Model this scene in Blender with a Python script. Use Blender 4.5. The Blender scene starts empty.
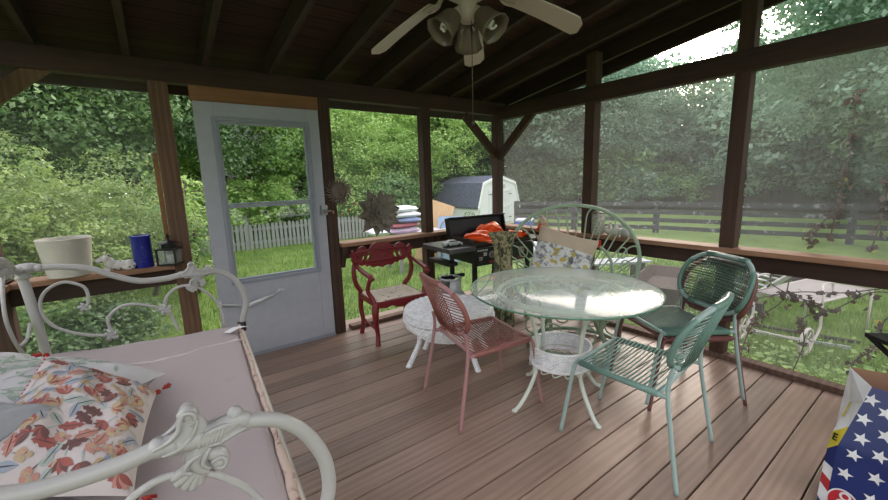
import bpy, bmesh, math, random
import numpy as np
from mathutils import Vector, Matrix, Euler
PI = math.pi
random.seed(7)
SC = bpy.context.scene
COL = SC.collection
G = -0.5            # lawn level; the deck is z = 0
YB, XR, XL = 3.44, 3.32, -0.80   # inner planes of the porch walls

# ------------------------------------------------------------------ materials
def srgb(r, g, b):
    f = lambda c: (c / 12.92 if c <= 0.04045 else ((c + 0.055) / 1.055) ** 2.4)
    return (f(r / 255), f(g / 255), f(b / 255), 1)

class NT:
    def __init__(s, name):
        s.m = bpy.data.materials.new(name); s.m.use_nodes = True
        s.t = s.m.node_tree; s.b = s.t.nodes['Principled BSDF']; s.o = s.t.nodes['Material Output']
    def n(s, typ, **kw):
        x = s.t.nodes.new(typ)
        for k, v in kw.items():
            if k.startswith('i_'):
                key = k[2:]; key = int(key) if key.isdigit() else key.replace('_', ' ')
                x.inputs[key].default_value = v
            else: setattr(x, k, v)
        return x
    def l(s, a, b): s.t.links.new(a, b)
    def coord(s, scale=(1, 1, 1), rot=(0, 0, 0), kind='Object'):
        c = s.n('ShaderNodeTexCoord'); mp = s.n('ShaderNodeMapping')
        mp.inputs['Scale'].default_value = scale; mp.inputs['Rotation'].default_value = rot
        s.l(c.outputs[kind], mp.inputs['Vector']); return mp.outputs[0]
    def noise(s, vec, scale=5, detail=4, rough=.55):
        n = s.n('ShaderNodeTexNoise'); n.inputs['Scale'].default_value = scale
        n.inputs['Detail'].default_value = detail; n.inputs['Roughness'].default_value = rough
        if vec is not None: s.l(vec, n.inputs['Vector'])
        return n.outputs['Fac']
    def ramp(s, fac, stops):
        r = s.n('ShaderNodeValToRGB'); e = r.color_ramp.elements
        while len(e) < len(stops): e.new(.5)
        for el, (p, c) in zip(e, stops): el.position = p; el.color = c
        s.l(fac, r.inputs[0]); return r.outputs[0]
    def mix(s, fac, a, b, mode='MIX'):
        m = s.n('ShaderNodeMix'); m.data_type = 'RGBA'; m.blend_type = mode
        for v, i in ((fac, 0), (a, 6), (b, 7)):
            if hasattr(v, 'is_linked'): s.l(v, m.inputs[i])
            else: m.inputs[i].default_value = v
        return m.outputs[2]
    def bump(s, h, strength=.3, dist=.01):
        b = s.n('ShaderNodeBump'); b.inputs['Strength'].default_value = strength; b.inputs['Distance'].default_value = dist
        s.l(h, b.inputs['Height']); s.l(b.outputs[0], s.b.inputs['Normal'])

def plain(name, c, rough=.5, metal=0, var=.12, scale=12, bump=0, bscale=60, spec=.5):
    t = NT(name); v = t.coord()
    f = t.noise(v, scale)
    d = tuple(x * (1 - var) for x in c[:3]) + (1,); l = tuple(min(1, x * (1 + var)) for x in c[:3]) + (1,)
    t.l(t.ramp(f, [(.3, d), (.7, l)]), t.b.inputs['Base Color'])
    t.b.inputs['Roughness'].default_value = rough; t.b.inputs['Metallic'].default_value = metal
    t.b.inputs['Specular IOR Level'].default_value = spec
    if bump: t.bump(t.noise(v, bscale), bump, .004)
    return t.m

def worn(name, c, wear, amount=.45, rough=.5, metal=0, scale=18):
    t = NT(name); v = t.coord()
    f = t.noise(v, scale, 6, .65)
    t.l(t.ramp(f, [(amount + .12, c), (amount + .25, wear)]), t.b.inputs['Base Color'])
    t.b.inputs['Roughness'].default_value = rough; t.b.inputs['Metallic'].default_value = metal
    t.bump(t.noise(v, scale * 4), .15, .003)
    return t.m

def wood(name, c1, c2, axis='X', rough=.7, scale=1.0, boards=None, joint=None, knots=True):
    """grain stretched along an axis; boards=(axis index, pitch) varies tone per board"""
    t = NT(name)
    s = {'X': (.9, 14, 14), 'Y': (14, .9, 14), 'Z': (14, 14, .9)}[axis]
    v = t.coord(tuple(k * scale for k in s))
    if boards:
        c = t.n('ShaderNodeTexCoord'); sp = t.n('ShaderNodeSeparateXYZ'); t.l(c.outputs['Object'], sp.inputs[0])
        dv = t.n('ShaderNodeMath', operation='DIVIDE'); t.l(sp.outputs[boards[0]], dv.inputs[0]); dv.inputs[1].default_value = boards[1]
        fl = t.n('ShaderNodeMath', operation='FLOOR'); t.l(dv.outputs[0], fl.inputs[0])
        wn = t.n('ShaderNodeTexWhiteNoise', noise_dimensions='1D'); t.l(fl.outputs[0], wn.inputs['W'])
        off = t.n('ShaderNodeVectorMath', operation='ADD'); t.l(v, off.inputs[0]); 
        cb = t.n('ShaderNodeCombineXYZ'); ml = t.n('ShaderNodeMath', operation='MULTIPLY'); t.l(wn.outputs[0], ml.inputs[0]); ml.inputs[1].default_value = 37
        t.l(ml.outputs[0], cb.inputs[0]); t.l(ml.outputs[0], cb.inputs[1]); t.l(cb.outputs[0], off.inputs[1]); v = off.outputs[0]
    g = t.noise(v, 3.2, 8, .6)
    w = t.n('ShaderNodeTexWave', wave_type='BANDS', bands_direction={'X': 'Y', 'Y': 'X', 'Z': 'X'}[axis])
    w.inputs['Scale'].default_value = .55; w.inputs['Distortion'].default_value = 7; w.inputs['Detail'].default_value = 3; t.l(v, w.inputs['Vector'])
    f = t.mix(.22, g, w.outputs['Fac'])
    col = t.ramp(f, [(.25, c1), (.75, c2)])
    big = t.noise(t.coord((1, 1, 1)), 2.3, 4)
    col = t.mix(t.ramp(big, [(.35, (0, 0, 0, 1)), (.75, (.38, .38, .38, 1))]), col, tuple(x * .62 for x in c1[:3]) + (1,))
    if boards:
        hv = t.n('ShaderNodeHueSaturation'); t.l(col, hv.inputs['Color'])
        mr = t.n('ShaderNodeMapRange'); t.l(wn.outputs[0], mr.inputs[0]); mr.inputs[3].default_value = .78; mr.inputs[4].default_value = 1.2
        t.l(mr.outputs[0], hv.inputs['Value']); col = hv.outputs[0]
    t.l(col, t.b.inputs['Base Color'])
    t.b.inputs['Roughness'].default_value = rough
    t.bump(f, .15, .003)
    return t.m

def leafmat(name, c1, c2, trans=.45):
    t = NT(name); t.t.nodes.remove(t.b)
    v = t.coord()
    oi = t.n('ShaderNodeObjectInfo')
    f = t.noise(v, 3.1, 5, .7)
    col = t.ramp(f, [(.36, c1), (.66, c2)])
    hv = t.n('ShaderNodeHueSaturation'); t.l(col, hv.inputs['Color'])
    mr = t.n('ShaderNodeMapRange'); t.l(oi.outputs['Random'], mr.inputs[0]); mr.inputs[3].default_value = .8; mr.inputs[4].default_value = 1.2
    t.l(mr.outputs[0], hv.inputs['Value']); col = hv.outputs[0]
    d = t.n('ShaderNodeBsdfDiffuse'); tr = t.n('ShaderNodeBsdfTranslucent'); mx = t.n('ShaderNodeMixShader'); mx.inputs[0].default_value = trans
    t.l(col, d.inputs[0]); t.l(col, tr.inputs[0]); t.l(d.outputs[0], mx.inputs[1]); t.l(tr.outputs[0], mx.inputs[2])
    gl = t.n('ShaderNodeBsdfGlossy'); gl.inputs['Roughness'].default_value = .45
    m2 = t.n('ShaderNodeMixShader'); m2.inputs[0].default_value = .05
    t.l(mx.outputs[0], m2.inputs[1]); t.l(gl.outputs[0], m2.inputs[2]); t.l(m2.outputs[0], t.o.inputs[0])
    return t.m

def glassmat(name, tint=(.86, .95, .91, 1), haze=0, hazecol=(.6, .7, .65, 1), rough=.02, ior=1.5):
    """thin architectural glass: clear transmission plus fresnel reflection"""
    t = NT(name); t.t.nodes.remove(t.b)
    tr = t.n('ShaderNodeBsdfTransparent'); tr.inputs[0].default_value = tint
    gl = t.n('ShaderNodeBsdfGlossy'); gl.inputs['Roughness'].default_value = rough
    fr = t.n('ShaderNodeFresnel'); fr.inputs[0].default_value = ior
    mx = t.n('ShaderNodeMixShader'); ge = t.n('ShaderNodeNewGeometry'); sb = t.n('ShaderNodeMath', operation='SUBTRACT'); sb.inputs[0].default_value = 1; t.l(ge.outputs['Backfacing'], sb.inputs[1]); mu = t.n('ShaderNodeMath', operation='MULTIPLY'); t.l(fr.outputs[0], mu.inputs[0]); t.l(sb.outputs[0], mu.inputs[1])
    t.l(mu.outputs[0], mx.inputs[0]); t.l(tr.outputs[0], mx.inputs[1]); t.l(gl.outputs[0], mx.inputs[2])
    out = mx.outputs[0]
    if haze:
        d = t.n('ShaderNodeBsdfDiffuse'); d.inputs[0].default_value = hazecol
        m2 = t.n('ShaderNodeMixShader'); m2.inputs[0].default_value = haze
        t.l(out, m2.inputs[1]); t.l(d.outputs[0], m2.inputs[2]); out = m2.outputs[0]
    t.l(out, t.o.inputs[0]); return t.m

def screenmat(name, cover, col):
    """insect screen: open weave that passes most of the view and scatters the rest"""
    t = NT(name); t.t.nodes.remove(t.b)
    tr = t.n('ShaderNodeBsdfTransparent')
    d = t.n('ShaderNodeBsdfDiffuse'); d.inputs[0].default_value = col
    s = t.n('ShaderNodeBsdfTranslucent'); s.inputs[0].default_value = col
    m1 = t.n('ShaderNodeMixShader'); m1.inputs[0].default_value = .6; t.l(d.outputs[0], m1.inputs[1]); t.l(s.outputs[0], m1.inputs[2])
    m2 = t.n('ShaderNodeMixShader'); m2.inputs[0].default_value = cover; t.l(tr.outputs[0], m2.inputs[1]); t.l(m1.outputs[0], m2.inputs[2])
    t.l(m2.outputs[0], t.o.inputs[0]); return t.m

# ------------------------------------------------------------------ mesh builder
def catmull(pts, n=8, closed=False):
    P = [Vector(p) for p in pts]; out = []
    N = len(P); rng = range(N) if closed else range(N - 1)
    for i in rng:
        if closed: a, b, c, d = P[(i - 1) % N], P[i], P[(i + 1) % N], P[(i + 2) % N]
        else: a, b, c, d = P[max(i - 1, 0)], P[i], P[i + 1], P[min(i + 2, N - 1)]
        for k in range(n):
            t = k / n
            out.append(.5 * ((2 * b) + (c - a) * t + (2 * a - 5 * b + 4 * c - d) * t * t + (3 * b - a - 3 * c + d) * t ** 3))
    if not closed: out.append(P[-1].copy())
    return out

class MB:
    def __init__(s): s.v = []; s.f = []; s.m = []; s.sm = []
    def add(s, vs, fs, mi=0, smooth=True):
        o = len(s.v); s.v += [tuple(x) for x in vs]
        for f in fs: s.f.append(tuple(i + o for i in f)); s.m.append(mi); s.sm.append(smooth)
    def box(s, c, d, rot=None, mi=0, taper=1.0):
        c = Vector(c); hx, hy, hz = d[0] / 2, d[1] / 2, d[2] / 2
        vs = []
        for z in (-1, 1):
            k = taper if z > 0 else 1
            for x, y in ((-1, -1), (1, -1), (1, 1), (-1, 1)): vs.append(Vector((x * hx * k, y * hy * k, z * hz)))
        if rot is not None:
            R = rot if isinstance(rot, Matrix) else Euler(rot).to_matrix()
            vs = [R @ v for v in vs]
        s.add([v + c for v in vs], [(3, 2, 1, 0), (4, 5, 6, 7), (0, 1, 5, 4), (1, 2, 6, 5), (2, 3, 7, 6), (3, 0, 4, 7)], mi, False)
        return s
    def bar(s, a, b, w, h, mi=0, up=(0, 0, 1)):
        a, b = Vector(a), Vector(b); d = b - a; L = d.length; d.normalize()
        u = Vector(up); x = d.cross(u); 
        if x.length < 1e-4: x = d.cross(Vector((1, 0, 0)))
        x.normalize(); z = x.cross(d)
        R = Matrix((x, d, z)).transposed()
        return s.box((a + b) / 2, (w, L, h), R, mi)
    def tube(s, pts, r, n=8, closed=False, mi=0, flat=None):
        P = [Vector(p) for p in pts]; N = len(P)
        if N < 2: return s
        rs = list(r) if hasattr(r, '__len__') else [r] * N
        if len(rs) != N: rs = [float(x) for x in np.interp(np.linspace(0, 1, N), np.linspace(0, 1, len(rs)), rs)]
        T = []
        for i in range(N):
            if closed: t = P[(i + 1) % N] - P[i - 1]
            else: t = P[min(i + 1, N - 1)] - P[max(i - 1, 0)]
            if t.length < 1e-9: t = Vector((0, 0, 1))
            T.append(t.normalized())
        ref = Vector((0, 0, 1)) if abs(T[0].z) < .9 else Vector((1, 0, 0))
        u = T[0].cross(ref).normalized(); vs = []
        for i in range(N):
            if i: 
                u = u - T[i] * u.dot(T[i])
                u = u.normalized() if u.length > 1e-6 else T[i].orthogonal().normalized()
            w = T[i].cross(u)
            for k in range(n):
                a = 2 * PI * k / n
                vs.append(P[i] + (u * math.cos(a) + w * math.sin(a) * (flat or 1)) * rs[i])
        fs = []
        M = N if closed else N - 1
        for i in range(M):
            j = (i + 1) % N
            for k in range(n): 
                l = (k + 1) % n; fs.append((i * n + k, i * n + l, j * n + l, j * n + k))
        if not closed:
            fs.append(tuple(range(n - 1, -1, -1))); fs.append(tuple((N - 1) * n + k for k in range(n)))
        s.add(vs, fs, mi, True); return s
    def lathe(s, prof, n=32, c=(0, 0, 0), mi=0, sx=1, sy=1, axis=None, wob=None, caps=True):
        vs = []; c = Vector(c)
        R = axis
        for i, (r, z) in enumerate(prof):
            for k in range(n):
                a = 2 * PI * k / n
                rr = r * (1 + (wob(a, z) if wob else 0))
                p = Vector((rr * math.cos(a) * sx, rr * math.sin(a) * sy, z))
                if R is not None: p = R @ p
                vs.append(p + c)
        fs = []
        for i in range(len(prof) - 1):
            for k in range(n):
                l = (k + 1) % n; fs.append((i * n + k, i * n + l, (i + 1) * n + l, (i + 1) * n + k))
        if caps and prof[0][0] > 1e-6: fs.append(tuple(range(n - 1, -1, -1)))
        if caps and prof[-1][0] > 1e-6: fs.append(tuple((len(prof) - 1) * n + k for k in range(n)))
        s.add(vs, fs, mi, True); return s
    def ball(s, c, r, n=12, mi=0, rot=None):
        r = (r, r, r) if not hasattr(r, '__len__') else r
        vs = []; fs = []; m = n // 2 + 1
        for i in range(m):
            th = PI * i / (m - 1)
            for k in range(n):
                a = 2 * PI * k / n
                p = Vector((r[0] * math.sin(th) * math.cos(a), r[1] * math.sin(th) * math.sin(a), -r[2] * math.cos(th)))
                if rot is not None: p = Euler(rot).to_matrix() @ p
                vs.append(p + Vector(c))
        for i in range(m - 1):
            for k in range(n): l = (k + 1) % n; fs.append((i * n + k, i * n + l, (i + 1) * n + l, (i + 1) * n + k))
        s.add(vs, fs, mi, True); return s
    def grid(s, fn, nu, nv, mi=0, smooth=True, flip=False):
        vs = [fn(i / nu, j / nv) for j in range(nv + 1) for i in range(nu + 1)]
        fs = []
        for j in range(nv):
            for i in range(nu):
                a = j * (nu + 1) + i; q = (a, a + 1, a + nu + 2, a + nu + 1)
                fs.append(q[::-1] if flip else q)
        s.add(vs, fs, mi, smooth); return s
    def poly(s, pts, mi=0): s.add(pts, [tuple(range(len(pts)))], mi, False); return s
    def prism(s, pts2, y0, y1, fn, mi=0):
        """polygon outline pts2 in (a,b) extruded; fn(a,b,depth) -> point"""
        n = len(pts2)
        vs = [fn(a, b, y0) for a, b in pts2] + [fn(a, b, y1) for a, b in pts2]
        fs = [tuple(range(n)), tuple(range(2 * n - 1, n - 1, -1))] + [(i, i + n, (i + 1) % n + n, (i + 1) % n) for i in range(n)]
        s.add(vs, fs, mi, False); return s
    def xf(s, M):
        s.v = [tuple(M @ Vector(p)) for p in s.v]; return s
    def mesh(s, name, mats):
        me = bpy.data.meshes.new(name); me.from_pydata(s.v, [], s.f)
        for m in (mats if isinstance(mats, (list, tuple)) else [mats]): me.materials.append(m)
        me.polygons.foreach_set('material_index', s.m); me.polygons.foreach_set('use_smooth', s.sm)
        bm = bmesh.new(); bm.from_mesh(me); bmesh.ops.recalc_face_normals(bm, faces=bm.faces); bm.to_mesh(me); bm.free()
        me.update(); return me
    def build(s, name, mats, parent=None, loc=None, rz=0, bevel=0, sharp=None):
        o = bpy.data.objects.new(name, s.mesh(name, mats)); COL.objects.link(o)
        if parent is not None: o.parent = parent
        if loc is not None: o.location = loc
        if rz: o.rotation_euler = (0, 0, rz)
        if bevel:
            b = o.modifiers.new('bevel', 'BEVEL'); b.width = bevel; b.segments = 2; b.limit_method = 'ANGLE'
        if sharp:
            o.data.set_sharp_from_angle(angle=math.radians(sharp))
        return o

def tag(o, label, cat, group=None, kind=None):
    o['label'] = label; o['category'] = cat
    if group: o['group'] = group
    if kind: o['kind'] = kind
    return o
def empty(name, loc, rz=0, label=None, cat=None, group=None, rot=None):
    o = bpy.data.objects.new(name, None); COL.objects.link(o); o.location = loc
    o.rotation_euler = rot if rot else (0, 0, rz); o.empty_display_size = .1
    if label: tag(o, label, cat, group)
    return o
def copy_tree(o, parent=None):
    c = o.copy(); COL.objects.link(c)
    if parent is not None: c.parent = parent
    for ch in list(o.children): copy_tree(ch, c)
    return c
def lettering(name, txt, size, mat, parent, M, extrude=.0006):
    cu = bpy.data.curves.new(name, 'FONT'); cu.body = txt; cu.size = size; cu.extrude = extrude; cu.offset = size * .035; cu.align_x = 'CENTER'; cu.align_y = 'CENTER'
    t = bpy.data.objects.new(name + '_tmp', cu); COL.objects.link(t)
    bpy.context.view_layer.update()
    me = bpy.data.meshes.new_from_object(t.evaluated_get(bpy.context.evaluated_depsgraph_get()))
    bpy.data.objects.remove(t); bpy.data.curves.remove(cu)
    me.materials.clear(); me.materials.append(mat)
    o = bpy.data.objects.new(name, me); COL.objects.link(o); o.parent = parent; o.matrix_local = M
    return o

# ------------------------------------------------------------------ palette
M = {}
M['deck'] = wood('deck boards', srgb(130, 107, 94), srgb(160, 135, 120), 'X', .42, boards=(1, .15))
M['post'] = wood('brown post', srgb(50, 33, 26), srgb(83, 58, 46), 'Z', .75)
M['post_new'] = wood('orange post', srgb(80, 57, 42), srgb(120, 90, 69), 'Z', .7)
M['beam_x'] = wood('brown beam x', srgb(44, 29, 24), srgb(72, 48, 40), 'X', .75)
M['beam_y'] = wood('brown beam y', srgb(44, 29, 24), srgb(72, 48, 40), 'Y', .75)
M['cap_x'] = wood('rail cap x', srgb(122, 88, 66), srgb(172, 132, 104), 'X', .65)
M['cap_y'] = wood('rail cap y', srgb(122, 88, 66), srgb(172, 132, 104), 'Y', .65)
M['trim_new'] = wood('fresh trim', srgb(122, 82, 52), srgb(154, 110, 76), 'X', .7)
M['roof'] = wood('roof boards', srgb(36, 18, 13), srgb(68, 36, 27), 'X', .85, boards=(1, .14))
M['rafter'] = wood('rafter', srgb(38, 25, 21), srgb(66, 46, 38), 'Y', .8)
M['kick'] = wood('kick board', srgb(84, 64, 54), srgb(120, 95, 82), 'X', .8)
M['screen_back'] = screenmat('screen weave back', .07, (.45, .46, .45, 1))
M['screen_right'] = screenmat('flare hazed weave right', .18, (.58, .59, .60, 1))  # denser and paler than the back screens: sun flare haze put into the weave
M['door_white'] = plain('door paint', srgb(168, 171, 181), .45, var=.05)
M['door_seam'] = plain('door frame metal', srgb(142, 147, 160), .35, var=.05)
M['pane'] = glassmat('window glass', (.94, .96, .95, 1))
M['iron'] = worn('old white paint', srgb(172, 171, 170), srgb(128, 121, 114), .62, .35, 0, 26)
M['black'] = plain('black plastic', srgb(26, 26, 28), .45)
M['black_metal'] = plain('black metal', srgb(30, 30, 33), .4, .3)
M['steel'] = plain('steel', srgb(150, 152, 155), .3, .9)
M['mattress'] = worn('mattress cover', srgb(168, 158, 160), srgb(156, 145, 147), .5, .8, 0, 5)
M['binding'] = worn('frayed binding', srgb(196, 176, 164), srgb(130, 98, 78), .42, .9, 0, 30)
M['foundation'] = worn('white board edge', srgb(214, 208, 202), srgb(160, 146, 134), .62, .7, 0, 40)
# ================================================================== THE PORCH
def struct(o, label, cat):
    return tag(o, label, cat, kind='structure')
# deck floor: separate boards with real gaps, one mesh
b = MB(); y = -1.2
while y < 3.62:
    b.box((1.30, y + .075, -.0145), (4.42, .143, .029)); y += .15
struct(b.build('floor', M['deck'], bevel=.003), 'brown deck board floor of the porch', 'floor')
b = MB()
for x in np.arange(-.8, 3.5, .6): b.box((x, 1.2, -.12), (.05, 4.7, .18))
b.box((1.3, 3.6, -.13), (4.42, .04, .2)); b.box((3.49, 1.2, -.13), (.04, 4.8, .2))
struct(b.build('trim_1', M['beam_y']), 'dark joists and rim boards carrying the deck', 'framing')
# roof
RS = .15                                   # rise per metre toward the house
def rz_(y): return 2.27 + RS * (3.4 - y)   # underside of the rafters
b = MB(); ang = -math.atan(RS); y = 3.92
while y > -.9:
    z = rz_(y) + .145 + .012
    b.box((1.35, y - .07, z + RS * .07), (5.1, .136, .02), (ang, 0, 0)); y -= .14
b.box((1.35, 1.5, rz_(1.5) + .19), (5.1, 4.95, .02), (ang, 0, 0))
struct(b.build('ceiling', M['roof']), 'dark plank underside of the porch roof', 'ceiling')
tn = [1]
def trim(mb, mat, label, cat='framing', bevel=.003):
    tn[0] += 1
    return struct(mb.build('trim_%d' % tn[0], mat, bevel=bevel), label, cat)
for k in range(-2, 9):
    x = .41 + .445 * k
    if x > 3.7: continue
    a = Vector((x, 3.9, rz_(3.9) + .072)); c = Vector((x, -.9, rz_(-.9) + .072))
    trim(MB().bar(a, c, .04, .145), M['rafter'], 'rafter %s of the row under the roof planks' % (['farthest left', 'second from left', 'third from left', 'fourth from left', 'fifth from left', 'sixth from left', 'seventh from left', 'eighth from left', 'ninth from left', 'tenth from left'][k + 2] if k < 8 else 'last'), 'rafter', 0)
trim(MB().bar((3.82, 3.9, rz_(3.9) + .06), (3.82, -.9, rz_(-.9) + .06), .04, .17), M['rafter'], 'sloping edge rafter of the roof overhang on the right', 'rafter')
trim(MB().box((1.35, 3.91, 2.21), (5.0, .03, .15)), M['beam_x'], 'outer fascia board beyond the back header', 'beam')
trim(MB().box((1.30, 3.49, 2.20), (4.3, .09, .14)), M['beam_x'], 'long dark header beam above the door and back screens', 'beam')
trim(MB().box((3.36, 1.15, 2.14), (.09, 4.7, .14)), M['beam_y'], 'long dark tie beam across the right screens', 'beam')
trim(MB().box((-.845, 1.15, 2.14), (.09, 4.7, .14)), M['beam_y'], 'long dark tie beam of the left side', 'beam')
trim(MB().box((.756, 3.475, 2.075), (.93, .05, .108)), M['trim_new'], 'fresh orange board above the white door', 'trim')
# posts, back row
def post(x, y, w, d, z0, z1, mat, label):
    return trim(MB().box((x, y, (z0 + z1) / 2), (w, d, z1 - z0)), mat, label, 'post')
post(.11, 3.495, .115, .10, 0, 2.13, M['post_new'], 'orange brown post left of the white door')
trim(MB().box((.035, 3.515, 1.25), (.03, .04, .80)), M['trim_new'], 'pale stop strip on the left side of the orange post', 'trim')
post(1.27, 3.495, .095, .10, 0, 2.13, M['post'], 'dark post right of the white door behind the sun face')
post(2.325, 3.495, .095, .10, 0, 2.13, M['post'], 'dark post behind the griddle shelf')
post(3.365, 3.49, .09, .10, 0, 2.13, M['post'], 'dark corner post between the two knee braces')
post(-.845, 3.49, .09, .10, 0, 2.13, M['post'], 'dark corner post at the far left of the bed')
# posts, right row: run up through the tie beam to the roof edge
post(3.375, 2.235, .10, .10, 0, 2.50, M['post'], 'dark right wall post behind the sill ornaments')
post(3.375, 1.065, .10, .095, 0, 2.68, M['post'], 'dark right wall post behind the stacked chairs')
post(3.375, -.15, .10, .095, 0, 2.86, M['post'], 'dark right wall post at the near end of the screen')
post(-.845, 1.9, .09, .09, 0, 2.07, M['post'], 'dark left side post behind the bed')
post(-.845, .3, .09, .09, 0, 2.07, M['post'], 'dark left side post near the foot of the bed')
# knee braces
def brace(a, c, label, mat='post'):
    trim(MB().bar(a, c, .05, .085), M[mat], label, 'brace')
brace((3.36, 3.488, 1.66), (2.87, 3.488, 2.10), 'knee brace leaning left of the corner post')
brace((3.36, 3.45, 1.66), (3.36, 2.93, 2.11), 'knee brace leaning right of the corner post')
brace((-.86, 3.488, 1.80), (-.44, 3.488, 2.17), 'wide knee brace at the upper left corner', 'post_new')
# rails with flat caps
def rail(x0, x1, label):
    trim(MB().box(((x0 + x1) / 2, 3.475, .842), (x1 - x0, .17, .036)), M['cap_x'], label + ' sill board', 'sill')
    trim(MB().box(((x0 + x1) / 2, 3.49, .762), (x1 - x0, .04, .12)), M['beam_x'], 'dark rail under the ' + label + ' sill board', 'rail')
rail(-.80, .052, 'left back'); rail(1.318, 3.30, 'right back')
trim(MB().box((3.375, 1.29, .842), (.17, 4.54, .036)), M['cap_y'], 'long sill board along the right wall', 'sill')
trim(MB().box((3.385, 1.25, .762), (.04, 4.4, .12)), M['beam_y'], 'dark rail under the right wall sill board', 'rail')
trim(MB().box((-.855, 1.25, .842), (.17, 4.6, .036)), M['cap_y'], 'sill board along the left side behind the bed', 'sill')
trim(MB().box((-.86, 1.25, .762), (.04, 4.5, .12)), M['beam_y'], 'dark rail under the left side sill board', 'rail')
for x, w in ((1.345, .045), (2.40, .045)):
    trim(MB().prism([(0, .82), (.085, .82), (.085, .80), (.03, .70), (0, .62)], x - w / 2, x + w / 2, lambda a, b_, d: (d, 3.44 - a + .03, b_)), M['post'], 'small angled bracket under the back sill beside the %s' % ('door post' if x < 2 else 'griddle post'), 'bracket')
# kick boards on the deck
trim(MB().box((3.365, 1.1, .02), (.09, 4.4, .04)), M['kick'], 'kick board on the deck along the right screens', 'baseboard')
trim(MB().box((2.33, 3.49, .02), (1.9, .09, .04)), M['kick'], 'kick board on the deck along the back screens', 'baseboard')
trim(MB().box((-.37, 3.49, .02), (.84, .09, .04)), M['kick'], 'kick board on the deck behind the bed', 'baseboard')
# insect screens
wn = [0]
def screen(pts, mat, label):
    wn[0] += 1
    struct(MB().poly(pts).build('window_%d' % wn[0], M[mat]), label, 'screen')
yb = 3.545
def sy(x0, x1, z0, z1, l): screen([(x0, yb, z0), (x1, yb, z0), (x1, yb, z1), (x0, yb, z1)], 'screen_back', l)
sy(-.80, .05, .04, 2.14, 'insect screen in the back opening left of the door')
sy(1.32, 2.28, .04, 2.14, 'insect screen between the door post and the griddle post')
sy(2.37, 3.32, .04, 2.14, 'insect screen between the griddle post and the corner')
xs = 3.43
def sx(y0, y1, z0, z1, l): screen([(xs, y0, z0), (xs, y1, z0), (xs, y1, z1), (xs, y0, z1)], 'screen_right', l)
sx(2.285, 3.44, .04, 2.08, 'insect screen between the corner and the ornament post')
sx(1.115, 2.185, .04, 2.08, 'insect screen between the two middle right posts')
sx(-.10, 1.015, .04, 2.08, 'insect screen at the right edge with dried vines behind it')
# door
dr = struct(empty('door_1', (.755, YB, 0)), 'white storm door with a tall two pane window', 'door')
b = MB()
w2, D = .455, .04
def dbox(mb, x0, x1, z0, z1, y0=0, y1=.04): mb.box(((x0 + x1) / 2 - .755, (y0 + y1) / 2, (z0 + z1) / 2), (x1 - x0, y1 - y0, z1 - z0))
dbox(b, .300, .425, .02, 2.02); dbox(b, 1.105, 1.21, .02, 2.02); dbox(b, .425, 1.105, 1.895, 2.02); dbox(b, .425, 1.105, .02, .645)
b.build('door_leaf', M['door_white'], dr, bevel=.003)
b = MB()
for x0, x1, z0, z1 in ((.405, .43, .625, 1.915), (1.10, 1.125, .625, 1.915), (.43, 1.10, 1.89, 1.915), (.43, 1.10, .625, .65)): dbox(b, x0, x1, z0, z1, -.012, .0)
for x0, x1, z0, z1 in ((.43, .452, .65, 1.89), (1.078, 1.10, .65, 1.89), (.452, 1.078, 1.868, 1.89), (.452, 1.078, .65, .672)): dbox(b, x0, x1, z0, z1, .002, .03)
b.build('window_frame', M['door_seam'], dr, bevel=.002)
b = MB(); dbox(b, .43, 1.10, 1.235, 1.255, -.01, .02); dbox(b, .43, 1.10, 1.258, 1.272, -.004, .026)
b.build('sash_bar', M['door_seam'], dr)
b = MB(); dbox(b, .445, 1.085, 1.26, 1.88, .012, .016); b.build('upper_pane', M['pane'], dr)
b = MB(); dbox(b, .445, 1.085, .66, 1.245, .020, .024); b.build('lower_pane', M['pane'], dr)
b = MB(); b.box((.43, -.022, 1.175), (.05, .045, .085)); b.tube([(.43, -.05, 1.165), (.44, -.06, 1.167), (.485, -.062, 1.165)], .009); b.ball((.43, -.05, 1.165), .018)
b.build('door_handle', M['steel'], dr)
b = MB(); b.tube([(-.46, -.045, .50), (-.26, -.055, .455)], .006); b.tube([(-.26, -.055, .455), (-.06, -.05, .51)], .017, 12); b.tube([(-.06, -.05, .51), (.0, -.03, .528)], .006); b.box((.01, -.015, .53), (.05, .03, .02)); b.box((-.455, -.03, .50), (.03, .06, .025))
b.build('door_closer', plain('closer enamel', srgb(206, 208, 214), .3, .2), dr)
b = MB(); dbox(b, .300, 1.21, .0, .03, -.004, .044); b.build('door_sweep', M['door_seam'], dr)

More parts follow.
